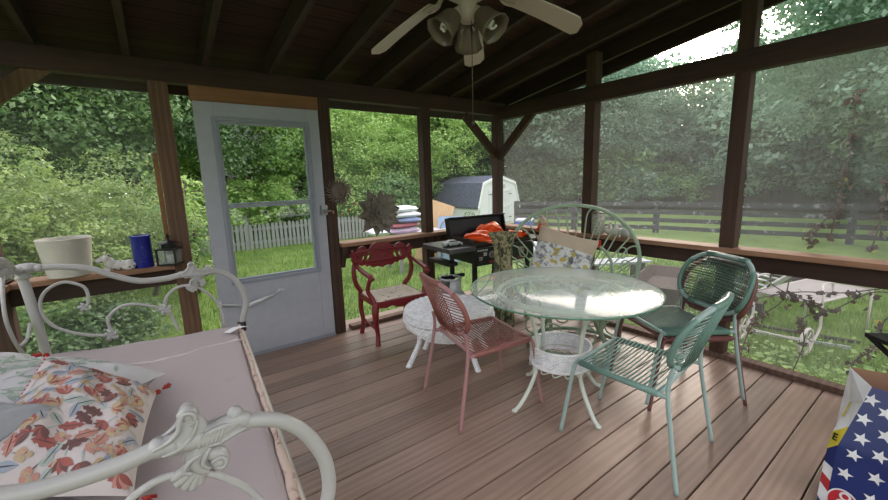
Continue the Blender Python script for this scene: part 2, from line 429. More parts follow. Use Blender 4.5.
# ================================================================== DAYBED
BR = -math.radians(3.85); BO = (.27, .92, 0); BL = 1.93
bed = empty('daybed', BO, BR, 'white iron daybed with scrolled end frames beside the door', 'bed')
def C2(pts, y, n=6): return catmull([(u, y, z) for u, z in pts], n)
def end_frame(y):
    top = [(-.985, 1.005), (-.92, 1.004), (-.863, 1.0), (-.743, .972), (-.643, .914), (-.535, .868), (-.413, .862), (-.34, .872), (-.28, .878), (-.21, .876), (-.149, .868), (-.095, .845), (-.045, .795), (-.008, .72), (.004, .655), (.0, .60), (-.02, .54), (-.035, .48)]
    b = MB(); b.tube(C2(top, y), [.016] * 10 + [.0172] * 40 + [.018] * 20, 14)
    fr = b.build('end_frame', M['iron'], bed)
    MB().tube(catmull([(-1.015, y, .99), (-1.0, y, .78), (-.988, y, .54), (-.985, y, .0)], 6), [.022, .022, .021, .02], 14).build('leg', M['iron'], bed)
    MB().tube([(-.035, y, .47), (-.035, y, 0)], .019, 12).build('leg', M['iron'], bed)
    b = MB(); b.lathe([(.024, .44), (.027, .445), (.027, .50), (.021, .505)], 14, (-.035, y, 0)); b.build('clamp_cap', M['black'], bed)
    # scrolled rods
    s1 = [(-.828, .766), (-.80, .755), (-.776, .79), (-.78, .867), (-.829, .904), (-.876, .912), (-.937, .878), (-.969, .817), (-.968, .75), (-.941, .687), (-.877, .631), (-.797, .594), (-.706, .57)]
    s2 = [(-.70, .575), (-.71, .652), (-.686, .701), (-.636, .733), (-.576, .734), (-.507, .708), (-.438, .672), (-.409, .617), (-.387, .53)]
    s3 = [(-.437, .674), (-.425, .736), (-.383, .785), (-.324, .803), (-.262, .785), (-.214, .742), (-.174, .69), (-.14, .61), (-.133, .50)]
    for s in (s1, s2, s3): MB().tube(C2(s, y), .0085, 8).build('scroll_rod', M['iron'], bed)
    # cast knots where the rods meet
    for (u, z, k) in ((-.706, .575, 1), (-.437, .672, 1), (-.80, .76, .7)):
        b = MB()
        for a in range(5):
            t = a * 2 * PI / 5 + .3
            b.tube(catmull([(u, y, z), (u + .02 * k * math.cos(t), y - .006, z + .02 * k * math.sin(t)), (u + .036 * k * math.cos(t + .4), y, z + .036 * k * math.sin(t + .4))], 4), [.008 * k, .0125 * k, .007 * k], 8)
        b.ball((u, y, z), (.02 * k, .016 * k, .02 * k), 10)
        b.build('cast_knot', M['iron'], bed)
    # big cast ornament on the top rail
    b = MB()
    def T(pts, r, fl=1): b.tube(C2(pts, y - .002, 6), r, 12, flat=fl)
    T([(-.345, .866), (-.327, .874), (-.302, .872), (-.282, .885), (-.272, .905), (-.268, .922), (-.277, .932), (-.288, .926)], [.014, .018, .019, .021, .019, .016, .013, .009])
    T([(-.318, .858), (-.29, .866), (-.265, .88), (-.256, .90), (-.262, .918)], [.012, .018, .02, .016, .009])
    T([(-.30, .872), (-.255, .87), (-.22, .874), (-.185, .884), (-.165, .875)], [.021, .024, .023, .020, .018])
    T([(-.262, .862), (-.225, .862), (-.19, .868), (-.16, .862)], [.022, .022, .018, .012])
    b.ball((-.187, y, .899), (.017, .018, .017)); b.ball((-.33, y, .874), (.022, .023, .021)); b.ball((-.272, y, .93), (.019, .021, .018))
    T([(-.245, .862), (-.262, .84), (-.272, .82), (-.262, .80), (-.25, .79)], [.022, .02, .018, .017, .014])
    T([(-.268, .818), (-.245, .826), (-.228, .815), (-.226, .798), (-.24, .79)], [.012, .016, .019, .018, .012])
    b.ball((-.228, y, .803), (.021, .022, .02))
    for k, (u, z) in enumerate(((-.318, .795), (-.312, .778), (-.30, .764), (-.286, .756), (-.27, .762))):
        T([(-.258, .805), ((-.258 + u) / 2, (.805 + z) / 2 + .004), (u, z)], [.011, .012, .0085])
    for k in range(6): b.tube(C2([(-.262 + .008 * k, .857), (-.256 + .008 * k, .873), (-.249 + .008 * k, .887)], y - .022, 3), .0035, 6)
    for dy in (-.020, .020):      # raised scroll lines on both faces of the casting
        def Q(pts, r): b.tube(C2(pts, y + dy, 5), r, 6)
        Q([(-.338, .880), (-.312, .889), (-.293, .905), (-.287, .925), (-.277, .94), (-.262, .934), (-.261, .918), (-.272, .912)], [.003, .005, .0055, .005, .005, .004, .003])
        Q([(-.325, .862), (-.297, .866), (-.274, .882), (-.262, .902), (-.256, .92)], [.003, .0055, .005, .003])
        Q([(-.262, .875), (-.235, .884), (-.205, .888), (-.18, .882)], [.003, .006, .005, .003])
        Q([(-.255, .856), (-.225, .853), (-.195, .861), (-.17, .868)], [.003, .006, .005, .003])
        Q([(-.240, .848), (-.252, .832), (-.258, .815), (-.248, .80)], [.004, .006, .005, .003])
        Q([(-.258, .84), (-.282, .83), (-.292, .812), (-.28, .802)], [.004, .006, .005, .004])
        Q([(-.242, .812), (-.226, .818), (-.215, .806), (-.222, .792), (-.234, .796)], [.004, .005, .005, .004, .003])
    b.build('cast_ornament', M['iron'], bed)
    b = MB(); b.lathe([(.0, .955), (.030, .957), (.034, .965), (.027, .975), (.032, .985), (.026, .992)], 16, (-1.01, y, 0))
    b.ball((-1.02, y, 1.005), (.035, .03, .026)); b.ball((-.985, y, 1.01), (.03, .026, .023)); b.ball((-.945, y, 1.006), (.024, .024, .022)); b.tube(C2([(-1.05, .995), (-1.02, 1.015), (-.98, 1.02), (-.935, 1.012)], y), [.01, .018, .018, .012], 10)
    b.build('corner_casting', M['iron'], bed)
end_frame(BL); end_frame(0)
# back frame along the left side
b = MB(); P = []
for y, z in ((1.90, 1.0), (1.80, 1.03), (1.68, 1.07), (1.45, 1.10), (.965, 1.12), (.48, 1.10), (.25, 1.07), (.13, 1.03), (.03, 1.0)): P.append((-1.02, y, z))
b.tube(catmull(P, 8), .018, 12); b.build('back_rail', M['iron'], bed)
for y, sgn in ((1.74, 1), (.19, -1)):
    b = MB()
    for k, (dy, dz, r) in enumerate(((.05, -.02, .02), (.02, .0, .026), (-.02, .02, .03), (-.05, .03, .024), (-.04, -.02, .022), (-.0, -.045, .02))): b.ball((-1.015, y + sgn * dy, 1.055 + dz), (.028, r * 1.2, r))
    b.tube(catmull([(-1.015, y + sgn * .06, 1.01), (-1.015, y, 1.05), (-1.015, y - sgn * .08, 1.11)], 5), [.016, .024, .012], 10)
    b.build('cast_ornament', M['iron'], bed)
for s in ([(1.72, 1.03), (1.66, .92), (1.64, .80), (1.70, .66), (1.80, .56), (1.88, .53)], [(.21, 1.03), (.27, .92), (.29, .80), (.23, .66), (.13, .56), (.05, .53)], [(1.70, .66), (1.82, .66), (1.90, .72)], [(1.3, .56), (1.36, .75), (1.2, .9), (.97, .93), (.73, .9), (.57, .75), (.63, .56)]):
    MB().tube(catmull([(-1.015, y, z) for y, z in s], 6), .0085, 8).build('scroll_rod', M['iron'], bed)
for x in (-.03, -.985):
    MB().box((x, BL / 2, .37), (.035, BL, .03)).build('side_rail', M['iron'], bed)
b = MB()
for k in range(9): b.box((-.51, .15 + k * .2, .372), (.94, .03, .006))
b.build('slats', M['iron'], bed)

bd = empty('bed_base', BO, BR, 'flat white base board showing under the mattress edge', 'bed base')
MB().box((-.505, .965, .424), (.95, 1.86, .075)).build('panel', M['foundation'], bd, bevel=.008)
def mz(u, v):      # height of the mattress top; u 0 right .. 1 left, v 0 near .. 1 far
    return .503 + .045 * u ** 1.6 + .004 * math.sin(9 * v + 3 * u) + .003 * math.sin(17 * u + 5 * v)
mat_ = empty('mattress', BO, BR, 'bare daybed mattress in a pale lilac grey cover', 'mattress')
b = MB(); x0, x1, y0, y1 = -.062, -.985, .02, 1.90
def mpt(s, t):
    u = min(max(s, 0), 1); v = min(max(t, 0), 1)
    e = min(u, 1 - u, (v) * 2, (1 - v) * 2); r = min(e / .05, 1)
    z = mz(u, v) - .030 * (1 - math.sqrt(max(0, 1 - (1 - r) ** 2)))
    return (x0 + (x1 - x0) * u, y0 + (y1 - y0) * v, z)
nu, nv = 48, 72
b.grid(mpt, nu, nv)
loop = [mpt(i / nu, 0) for i in range(nu + 1)] + [mpt(1, j / nv) for j in range(1, nv + 1)] + [mpt(1 - i / nu, 1) for i in range(1, nu + 1)] + [mpt(0, 1 - j / nv) for j in range(1, nv)]
low = [(p[0], p[1], .462) for p in loop]; n = len(loop)
b.add(loop + low, [(i, (i + 1) % n, n + (i + 1) % n, n + i) for i in range(n)] + [tuple(range(2 * n - 1, n - 1, -1))])
b.build('cover', M['mattress'], mat_)
b = MB(); random.seed(3)
pts = [(-.058 + random.uniform(-.005, .005), .03 + 1.86 * k / 40, .490 + random.uniform(-.002, .004)) for k in range(41)]
rr = [.007 + .004 * random.random() + (.010 if k < 10 else 0) * math.sin(PI * k / 10) for k in range(41)]
b.tube(pts, rr, 8); b.build('frayed_edge_cord', M['binding'], mat_)
b = MB()
pts = []
for k in range(25):
    u = k / 24; v = .83 - .10 * u + .006 * math.sin(14 * u) + .004 * math.sin(37 * u)
    pts.append((x0 + (x1 - x0) * u, y0 + (y1 - y0) * v, mz(u, v) + .000))
b.tube(pts, [.004 + .003 * abs(math.sin(k * 1.7)) for k in range(25)], 6); b.build('cover_seam', plain('seam white', srgb(206, 198, 198), .7), mat_)
b = MB()
b.grid(lambda s, t: (-.035 - .115 * s + .03 * t, 1.80 - .05 * s - .055 * t, .513 + .012 * math.sin(PI * s) + .005 * t), 8, 4); 
b.build('care_tag', plain('tag white', srgb(232, 232, 236), .6), mat_)

# ------------------------------------------------------------------ pillows
def pillow_fn(a, bb, t, seed=0, pinch=.07):
    r = random.Random(seed); ph = [r.uniform(0, 6) for _ in range(6)]
    def S(u, v, sg=1):     # u,v in -1..1
        x = a * u * (1 - pinch * (1 - v * v) * abs(u)); y = bb * v * (1 - pinch * (1 - u * u) * abs(v))
        h = (max(0, (1 - u ** 4)) * max(0, (1 - v ** 4))) ** .55
        wr = .010 * math.sin(5 * u + 3 * v + ph[0]) * math.sin(4 * v - 2 * u + ph[1]) + .006 * math.sin(11 * u + ph[2] + 4 * v) * (1 - v * v)
        return Vector((x, y, sg * (t * h + wr * h)))
    return S
def pillow(S, nm, mats, parent, front=0, back=0):
    b = MB()
    b.grid(lambda s, q: S(2 * s - 1, 2 * q - 1, 1), 28, 28, front); b.grid(lambda s, q: S(2 * s - 1, 2 * q - 1, -1), 28, 28, back, flip=True)
    return b.build(nm, mats, parent)
def leafshape(n=8, w=.36, lobes=0):
    up = [(k / n, w * math.sin(PI * (k / n) ** .8) * (1 + (.35 * math.sin(k / n * PI * 2 * lobes) if lobes else 0))) for k in range(n + 1)]
    return up
def decal(mb, S, u, v, ang, L, mi, asp, w=.36, lobes=0, eps=.0016, n=10):
    """a pointed leaf patch laid on surface S; asp = (1/a, 1/b) converts metres to u,v"""
    up = leafshape(n, w, lobes); vs = []; fs = []
    for s, h in up:
        for q in (-1, 0, 1):
            lx, ly = (s - .5) * L, q * h * L
            uu = u + (lx * math.cos(ang) - ly * math.sin(ang)) * asp[0]; vv = v + (lx * math.sin(ang) + ly * math.cos(ang)) * asp[1]
            uu = min(max(uu, -.97), .97); vv = min(max(vv, -.97), .97)
            p = S(uu, vv, 1); e = 1e-3
            nn = (S(uu + e, vv, 1) - p).cross(S(uu, vv + e, 1) - p).normalized()
            vs.append(p + nn * eps)
    for k in range(n):
        for q in (0, 1): a = k * 3 + q; fs.append((a, a + 3, a + 4, a + 1))
    mb.add(vs, fs, mi, True)
def disc(mb, S, u, v, r, mi, asp, eps=.0022, n=12):
    vs = [];
    for k in range(n + 1):
        rr = 0 if k == 0 else r; a = 2 * PI * k / n
        uu = min(max(u + rr * math.cos(a) * asp[0], -.97), .97); vv = min(max(v + rr * math.sin(a) * asp[1], -.97), .97)
        p = S(uu, vv, 1); e = 1e-3; nn = (S(uu + e, vv, 1) - p).cross(S(uu, vv + e, 1) - p).normalized(); vs.append(p + nn * eps)
    mb.add(vs, [(0, k, k % n + 1) for k in range(1, n + 1)], mi, True)
def frame3(c, xdir, ydir):
    x = Vector(xdir).normalized(); y = Vector(ydir); y = (y - x * y.dot(x)).normalized(); z = x.cross(y)
    R = Matrix((x, y, z)).transposed().to_4x4(); R.translation = Vector(c); return R
M['linen'] = plain('pale linen', srgb(192, 184, 182), .9, bump=.2, bscale=300, var=.04)
M['linen_white'] = plain('white cotton', srgb(190, 190, 192), .9, bump=.1, bscale=200, var=.04)
M['grey_cloth'] = plain('grey cloth', srgb(140, 140, 146), .85, var=.08)
EMB = [plain('thread rust', srgb(150, 86, 80), .9), plain('thread maroon', srgb(104, 72, 70), .9), plain('thread mustard', srgb(176, 156, 126), .9), plain('thread sage', srgb(158, 170, 164), .9), plain('thread slate', srgb(150, 160, 172), .9), plain('thread coral', srgb(178, 130, 118), .9), plain('thread charcoal', srgb(76, 70, 70), .9)]
# long white pillow with green bamboo leaves
bam = empty('bamboo_print_pillow', (0, 0, 0), 0, 'long white pillow printed with grey green bamboo leaves, under the embroidered pillow', 'pillow')
bam.matrix_world = frame3((-.555, 2.165, .625), (.72, -.69, -.06), (.69, .72, -.03))
S = pillow_fn(.44, .26, .085, 5); pillow(S, 'cushion', [M['linen_white']], bam)
b = MB(); random.seed(12); asp = (1 / .44, 1 / .26)
for k in range(64):
    u, v = random.uniform(-.88, .88), random.uniform(-.85, .85); a0 = random.uniform(-.5, .5)
    for j in range(random.choice((2, 3, 4))): decal(b, S, u, v, a0 + random.choice((-1, 1)) * random.uniform(.1, .9) + (PI if random.random() < .5 else 0), random.uniform(.06, .12), random.choice((0, 0, 1)), asp, .10)
for k in range(7): decal(b, S, random.uniform(-.6, .6), random.uniform(-.8, .8), random.uniform(-.5, .5) + .2, .3, 1, asp, .012)
b.build('bamboo_print', [plain('bamboo green', srgb(140, 156, 144), .9), plain('bamboo pale', srgb(172, 182, 172), .9)], bam)
# embroidered pillow
TL, TR, BRc, BLc = Vector((-.434, 2.17, .745)), Vector((-.094, 1.885, .585)), Vector((-.150, 1.27, .575)), Vector((-.555, 1.50, .60))
ce = (TL + TR + BRc + BLc) / 4
emb = empty('embroidered_pillow', ce, 0, 'square white pillow embroidered with red and mustard flowers and leaves', 'pillow')
ea, eb = .235, .285; S0 = pillow_fn(ea, eb, .075, 8, .05); en = ((TR - BLc).cross(TL - BRc)).normalized()
def S(u, v, sg=1):
    q = S0(u, v, sg); uu, vv = q.x / ea, q.y / eb; s, t = (uu + 1) / 2, (vv + 1) / 2
    p = (BLc * (1 - s) + BRc * s) * (1 - t) + (TL * (1 - s) + TR * s) * t
    return p - ce + en * q.z * (1 if sg > 0 else .6)
pillow(S, 'cushion', [M['linen'], M['grey_cloth']], emb, 0, 1)
b = MB(); random.seed(21); asp = (1 / ea, 1 / eb); spots = []
tries = 0
while len(spots) < 96 and tries < 20000:
    tries += 1; u, v = random.uniform(-.86, .86), random.uniform(-.88, .88)
    if all(math.hypot((u - p) * ea, (v - q) * eb) > .041 for p, q in spots): spots.append((u, v))
for k, (u, v) in enumerate(spots):
    kind = k % 6; an = random.uniform(0, 6.28)
    if kind in (0, 3):      # flower of petals
        c1, c2 = random.choice(((0, 1), (5, 0), (1, 0), (0, 2)))
        for j in range(5): decal(b, S, u + .016 * math.cos(an + j * .55 - 1.1) * asp[0], v + .016 * math.sin(an + j * .55 - 1.1) * asp[1], an + j * .55 - 1.1, .046, c1 if j % 2 else c2, asp, .24, eps=.0016 + .0003 * j)
        decal(b, S, u - .022 * math.cos(an) * asp[0], v - .022 * math.sin(an) * asp[1], an, .05, 3, asp, .05)
    elif kind == 1: decal(b, S, u, v, an, .082, random.choice((0, 1, 5)), asp, .24, 4); decal(b, S, u, v, an, .08, 6, asp, .02, eps=.0026)
    elif kind == 2: decal(b, S, u, v, an, .07, random.choice((3, 4)), asp, .22); decal(b, S, u, v, an, .066, 6, asp, .03, eps=.0026)
    elif kind == 4:         # mustard seed head
        for j in range(7): disc(b, S, u + .012 * math.cos(j) * j * .3 * asp[0], v + .012 * math.sin(j) * j * .3 * asp[1], .009, random.choice((2, 2, 5)), asp)
        decal(b, S, u, v, an, .07, 6, asp, .03)
    else:
        for j in range(4): decal(b, S, u + (.018 * j - .03) * math.cos(an) * asp[0], v + (.018 * j - .03) * math.sin(an) * asp[1], an + (.8 if j % 2 else -.8), .034, random.choice((3, 4, 2)), asp, .3)
        decal(b, S, u, v, an, .08, 6, asp, .018, eps=.0024)
b.build('embroidery', EMB, emb)
b = MB(); nseg = 60
for e in range(nseg):
    u = -1.0; v = -1 + 2 * (e + .5) / nseg
    p = S(-1, v, 1); b.ball(p, (.0065, .0042, .0065), 6, 0 if e % 2 else 1)
b.build('stitched_edge', [plain('edge red', srgb(178, 50, 46), .9), M['linen_white']], emb)
for (u, v) in ((-1, 1), (1, 1), (1, -1), (-1, -1)):
    p = S(u, v, 1); q = p + Vector((u * .02, v * .02, 0)); b = MB()
    b.ball(p + Vector((u * .004, v * .004, 0)), .011, 8)
    for k in range(10): b.tube([q, q + Vector((u * .02 + random.uniform(-.012, .012), v * .02 + random.uniform(-.012, .012), random.uniform(-.01, .01)))], .003, 5)
    b.build('red_tassel', plain('tassel red', srgb(150, 44, 38), .9), emb)
# grey satin cushion at the near end
gc = empty('grey_cushion', (0, 0, 0), 0, 'shiny grey cushion beside the embroidered pillow at the photo edge', 'cushion')
gc.matrix_world = frame3((-.62, 1.72, .66), (.60, -.72, .1), (.7, .66, .15))
pillow(pillow_fn(.20, .20, .07, 9), 'cover', [plain('grey satin', srgb(150, 154, 160), .4)], gc)
# ================================================================== SILL ITEMS
SZ = .860
pot_m = NT('cream stoneware'); v = pot_m.coord((1, 1, 1)); w = pot_m.n('ShaderNodeTexWave', wave_type='BANDS', bands_direction='Z'); w.inputs['Scale'].default_value = 28; w.inputs['Distortion'].default_value = 1; pot_m.l(v, w.inputs['Vector'])
pot_m.l(pot_m.ramp(pot_m.noise(v, 6), [(.3, srgb(176, 174, 162)), (.7, srgb(190, 188, 178))]), pot_m.b.inputs['Base Color']); pot_m.b.inputs['Roughness'].default_value = .6; pot_m.bump(w.outputs['Fac'], .35, .004)
pt = empty('flower_pot', (-.507, 3.455, SZ), 0, 'large empty cream ribbed flower pot on the left sill', 'flower pot')
MB().lathe([(0, 0), (.100, 0), (.108, .004), (.134, .235), (.136, .243), (.131, .248), (.126, .243), (.100, .02), (0, .018)], 48).build('vessel', pot_m.m, pt, sharp=40)
# spotted animal figurine, one continuous body
b = MB()
for c, r in (((0, 0, .034), (.066, .034, .034)), ((.055, 0, .034), (.036, .036, .034)), ((-.045, -.005, .056), (.034, .03, .038)), ((-.070, -.012, .088), (.030, .027, .026)), ((-.100, -.018, .080), (.020, .019, .016)), ((-.052, .016, .106), (.013, .008, .012)), ((-.056, -.036, .102), (.014, .008, .011)), ((-.075, -.03, .014), (.034, .012, .013)), ((-.06, .028, .014), (.03, .012, .013)), ((.05, -.036, .016), (.036, .013, .015)), ((.085, .0, .03), (.018, .03, .02))): b.ball(c, r, 14)
o = b.build('spotted_animal_figurine', [], None, (-.255, 3.43, SZ))
rm = o.modifiers.new('r', 'REMESH'); rm.mode = 'VOXEL'; rm.voxel_size = .004; rm.use_smooth_shade = True
t = NT('spotted glaze'); vv = t.coord(); vo = t.n('ShaderNodeTexVoronoi'); vo.inputs['Scale'].default_value = 34; t.l(vv, vo.inputs['Vector'])
t.l(t.ramp(vo.outputs['Distance'], [(.24, srgb(60, 58, 58)), (.31, srgb(196, 194, 188))]), t.b.inputs['Base Color']); t.b.inputs['Roughness'].default_value = .5
o.data.materials.append(t.m); tag(o, 'white lying animal figurine with dark spots between the pot and the blue vase', 'figurine')
blue = plain('cobalt glaze', srgb(26, 36, 132), .15, var=.1)
va = empty('vase', (-.119, 3.44, SZ), 0, 'tall cobalt blue cylinder vase with an embossed medallion on the left sill', 'vase')
MB().lathe([(0, 0), (.055, 0), (.058, .004), (.058, .212), (.061, .216), (.061, .224), (.056, .226), (.053, .22), (.052, .02), (0, .018)], 40).build('vessel', blue, va, sharp=50)
b = MB()
def cyl(a, z, r=.0585): return (r * math.sin(a), -r * math.cos(a), z)
b.tube([cyl(.42 * math.cos(k * PI / 20), .10 + .034 * math.sin(k * PI / 20)) for k in range(41)], .0016, 6)
b.tube([cyl(.30 * math.cos(k * PI / 20), .10 + .024 * math.sin(k * PI / 20)) for k in range(41)], .001, 6)
for k in range(10): a = k * 2 * PI / 10; b.tube([cyl(.06 * math.cos(a), .10 + .005 * math.sin(a)), cyl(.2 * math.cos(a), .10 + .016 * math.sin(a))], [.002, .001], 6)
b.ball(cyl(.1, .145), (.008, .003, .008), 8); b.tube([cyl(-.3, .05), cyl(0, .046), cyl(.3, .05)], .0018, 6)
b.build('embossed_medallion', plain('pale cobalt', srgb(52, 66, 160), .2), va)
ln = empty('lantern', (.035, 3.425, SZ), -.45, 'black square metal candle lantern with glass sides beside the orange post', 'lantern')
b = MB(); h = .115; a = .058
b.box((0, 0, .006), (.13, .13, .012)); b.box((0, 0, h), (.134, .134, .010))
for x in (-a, a):
    for y in (-a, a): b.box((x, y, h / 2), (.011, .011, h))
b.build('frame', M['black_metal'], ln, bevel=.001)
b = MB(); b.lathe([(.045, h), (.045, .15), (.068, .152), (.06, .160), (.02, .172), (.008, .178), (.006, .19), (.010, .196), (.009, .215), (0, .224)], 20); b.build('chimney_cap', M['black_metal'], ln, sharp=40)
for r in range(4):
    q = Matrix.Rotation(r * PI / 2, 4, 'Z'); MB().box((0, -a, h / 2), (.104, .002, .098)).xf(q).build('pane', glassmat('lantern glass %d' % r, (.9, .93, .92, 1), .12, (.7, .74, .73, 1)), ln)
b = MB(); b.lathe([(0, .012), (.024, .012), (.024, .07), (.01, .072), (0, .073)], 16); b.build('candle', plain('candle wax', srgb(222, 218, 206), .5), ln)
# sun face ornament with bells
bron = worn('dark bronze', srgb(118, 104, 96), srgb(146, 128, 116), .56, .5, .15, 40)
sn = empty('sun_face_ornament', (1.325, 3.418, 1.335), 0, 'round dark bronze sun face hanging on the post beside the door', 'wall ornament'); sn.scale = (1.1, 1, 1.1); sn.location.x += .012
b = MB(); b.ball((0, .0, 0), (.068, .026, .068), 20)
b.lathe([(.066, 0), (.072, .008), (.066, .016)], 28, (0, .012, 0), caps=False, axis=Matrix.Rotation(PI / 2, 3, 'X'))
b.build('face_disc', bron, sn)
b = MB(); b.tube(catmull([(-.002, -.022, .03), (0, -.036, .002), (0, -.04, -.012), (0, -.026, -.016)], 4), [.005, .008, .011, .007], 8)
for s in (-1, 1):
    b.ball((s * .024, -.022, .016), (.012, .006, .007), 10); b.tube(catmull([(s * .009, -.028, .03), (s * .026, -.028, .036), (s * .042, -.02, .026)], 4), [.003, .005, .003], 6); b.ball((s * .034, -.018, -.012), (.018, .01, .016), 10)
b.tube(catmull([(-.02, -.024, -.030), (0, -.029, -.028), (.02, -.024, -.030)], 4), [.003, .0055, .003], 6); b.tube(catmull([(-.016, -.023, -.037), (0, -.028, -.040), (.016, -.023, -.037)], 4), [.003, .006, .003], 6); b.ball((0, -.02, -.054), (.014, .01, .01), 8)
b.build('facial_features', bron, sn)
for k in range(24):
    a = k * PI / 12; L = .058 if k % 2 else .048; c, s = math.cos(a), math.sin(a)
    b = MB(); wv = .010
    P = [(c * (.062 + L * t) - s * wv * math.sin(t * PI * 1.5), -.006 + .012 * t, s * (.062 + L * t) + c * wv * math.sin(t * PI * 1.5)) for t in np.linspace(0, 1, 7)]
    b.tube(P, [.012, .013, .014, .013, .011, .007, .001], 8, flat=.5); b.build('sun_ray', bron, sn)
cop = plain('copper bell', srgb(176, 120, 84), .35, .7)
for k, (x, z) in enumerate(((-.118, -.118), (-.066, -.165), (.0, -.185), (.068, -.160), (.118, -.108))):
    b = MB(); b.lathe([(.010, -.012), (.0095, -.008), (.008, .004), (.004, .010), (0, .012)], 12, (x, -.012, z)); be = b.build('bell', cop, sn)
    MB().tube([(x, -.012, z + .010), (x * .85, -.004, z + .05)], .0012, 4).build('thread', M['black_metal'], be)
# metal flower leaning on the sill
fl = empty('metal_flower', (1.728, 3.452, 1.098), 0, 'big dark metal dahlia flower standing on the back sill', 'flower ornament', rot=(-.06, 0, 0)); fl.scale = (1.08, 1, 1.08); fl.location.z += .016

dk = worn('gunmetal petals', srgb(134, 126, 115), srgb(160, 150, 138), .58, .5, .1, 30)
def petal(L, W, ang, tilt, z0, twist=0):
    def fn(s, t):
        w = W * math.sin(PI * min(.999, .12 + .88 * s) ** .8) * (1 if s < .995 else 0)
        x = (t - .5) * 2 * w; r = .018 + L * s
        d = -(math.sin(tilt) * L * s) - .018 * (1 - (2 * t - 1) ** 2) * -1 * s
        r *= math.cos(tilt * .8)
        return Vector((r * math.cos(ang) - x * math.sin(ang), d - z0, r * math.sin(ang) + x * math.cos(ang)))
    b = MB(); b.grid(fn, 10, 6); return b
for ring, (n, L, W, tl, z0) in enumerate(((10, .205, .060, .12, 0), (9, .165, .052, .35, .012), (8, .115, .040, .65, .022), (7, .075, .028, .95, .03))):
    for k in range(n):
        o = petal(L * (1 + .06 * math.sin(k * 2.3)), W, 2 * PI * (k + .5 * (ring % 2) + .2) / n, tl, z0).build('petal', dk, fl)
        s = o.modifiers.new('s', 'SOLIDIFY'); s.thickness = .002
b = MB(); 
for k in range(11): a = k * 2.4; b.ball((.006 * math.sqrt(k) * math.cos(a), -.065, .006 * math.sqrt(k) * math.sin(a)), .007, 8)
b.tube([(0, -.06, 0), (0, .0, 0)], .012, 8); b.build('flower_heart', dk, fl)

# ornaments on the right wall sill
rx = 3.375
cw = plain('ivory ceramic', srgb(214, 208, 200), .5, var=.1)
b = MB(); b.lathe([(0, 0), (.034, 0), (.05, .02), (.055, .05), (.044, .085), (.022, .108), (.006, .125), (0, .128)], 20, wob=lambda a, z: .09 * math.sin(5 * a + z * 60)); b.ball((-.03, -.02, .05), (.03, .03, .03)); 
tag(b.build('sea_shell', worn('tan shell', srgb(178, 150, 118), srgb(220, 206, 190), .45, .5, 0, 26), None, (rx, 2.80, SZ)), 'tan conch shell on the right sill left of the dark post', 'shell')
jar = empty('canister', (3.35, 2.12, SZ), 0, 'tall white patterned canister with a knobbed lid just right of the dark post', 'canister')
t = NT('lattice glaze'); vv = t.coord(); vo = t.n('ShaderNodeTexVoronoi', feature='DISTANCE_TO_EDGE'); vo.inputs['Scale'].default_value = 28; t.l(vv, vo.inputs['Vector']); t.l(t.ramp(vo.outputs['Distance'], [(.04, srgb(196, 190, 178)), (.1, srgb(150, 146, 138))]), t.b.inputs['Base Color']); t.b.inputs['Roughness'].default_value = .35
MB().lathe([(0, 0), (.056, 0), (.058, .01), (.058, .192), (.055, .196), (0, .196)], 32).build('body', t.m, jar, sharp=50)
MB().lathe([(.059, .196), (.061, .205), (.04, .217), (.018, .222), (0, .223)], 32).build('lid', worn('tin lid', srgb(120, 112, 104), srgb(170, 164, 156), .5, .4, .5), jar, sharp=50)
MB().ball((0, 0, .236), .017).build('knob', plain('glass knob', srgb(220, 226, 232), .1), jar)
b = MB(); b.ball((0, 0, .03), (.03, .04, .03)); b.ball((0, -.01, .07), (.016, .02, .035)); b.ball((0, -.012, .112), (.012, .012, .014)); b.ball((.0, .02, .045), (.022, .03, .035))
tag(b.build('ceramic_bird', cw, None, (3.365, 2.015, SZ)), 'small ivory bird figure right of the canister on the right sill', 'figurine')
b = MB(); b.lathe([(0, 0), (.03, 0), (.038, .02), (.034, .05), (.012, .09), (0, .1)], 16, wob=lambda a, z: .08 * math.sin(3 * a)); b.ball((0, .03, .03), (.022, .03, .026))
tag(b.build('ceramic_lady', cw, None, (3.365, 1.945, SZ)), 'ivory pointed figure between the bird figure and the low dish on the right sill', 'figurine')
b = MB(); b.lathe([(0, 0), (.045, 0), (.056, .03), (.06, .07), (.054, .072), (.04, .012), (0, .01)], 24)
tag(b.build('low_dish', plain('frosted dish', srgb(196, 198, 196), .3), None, (3.365, 1.845, SZ)), 'low pale dish at the right end of the sill ornaments', 'dish')

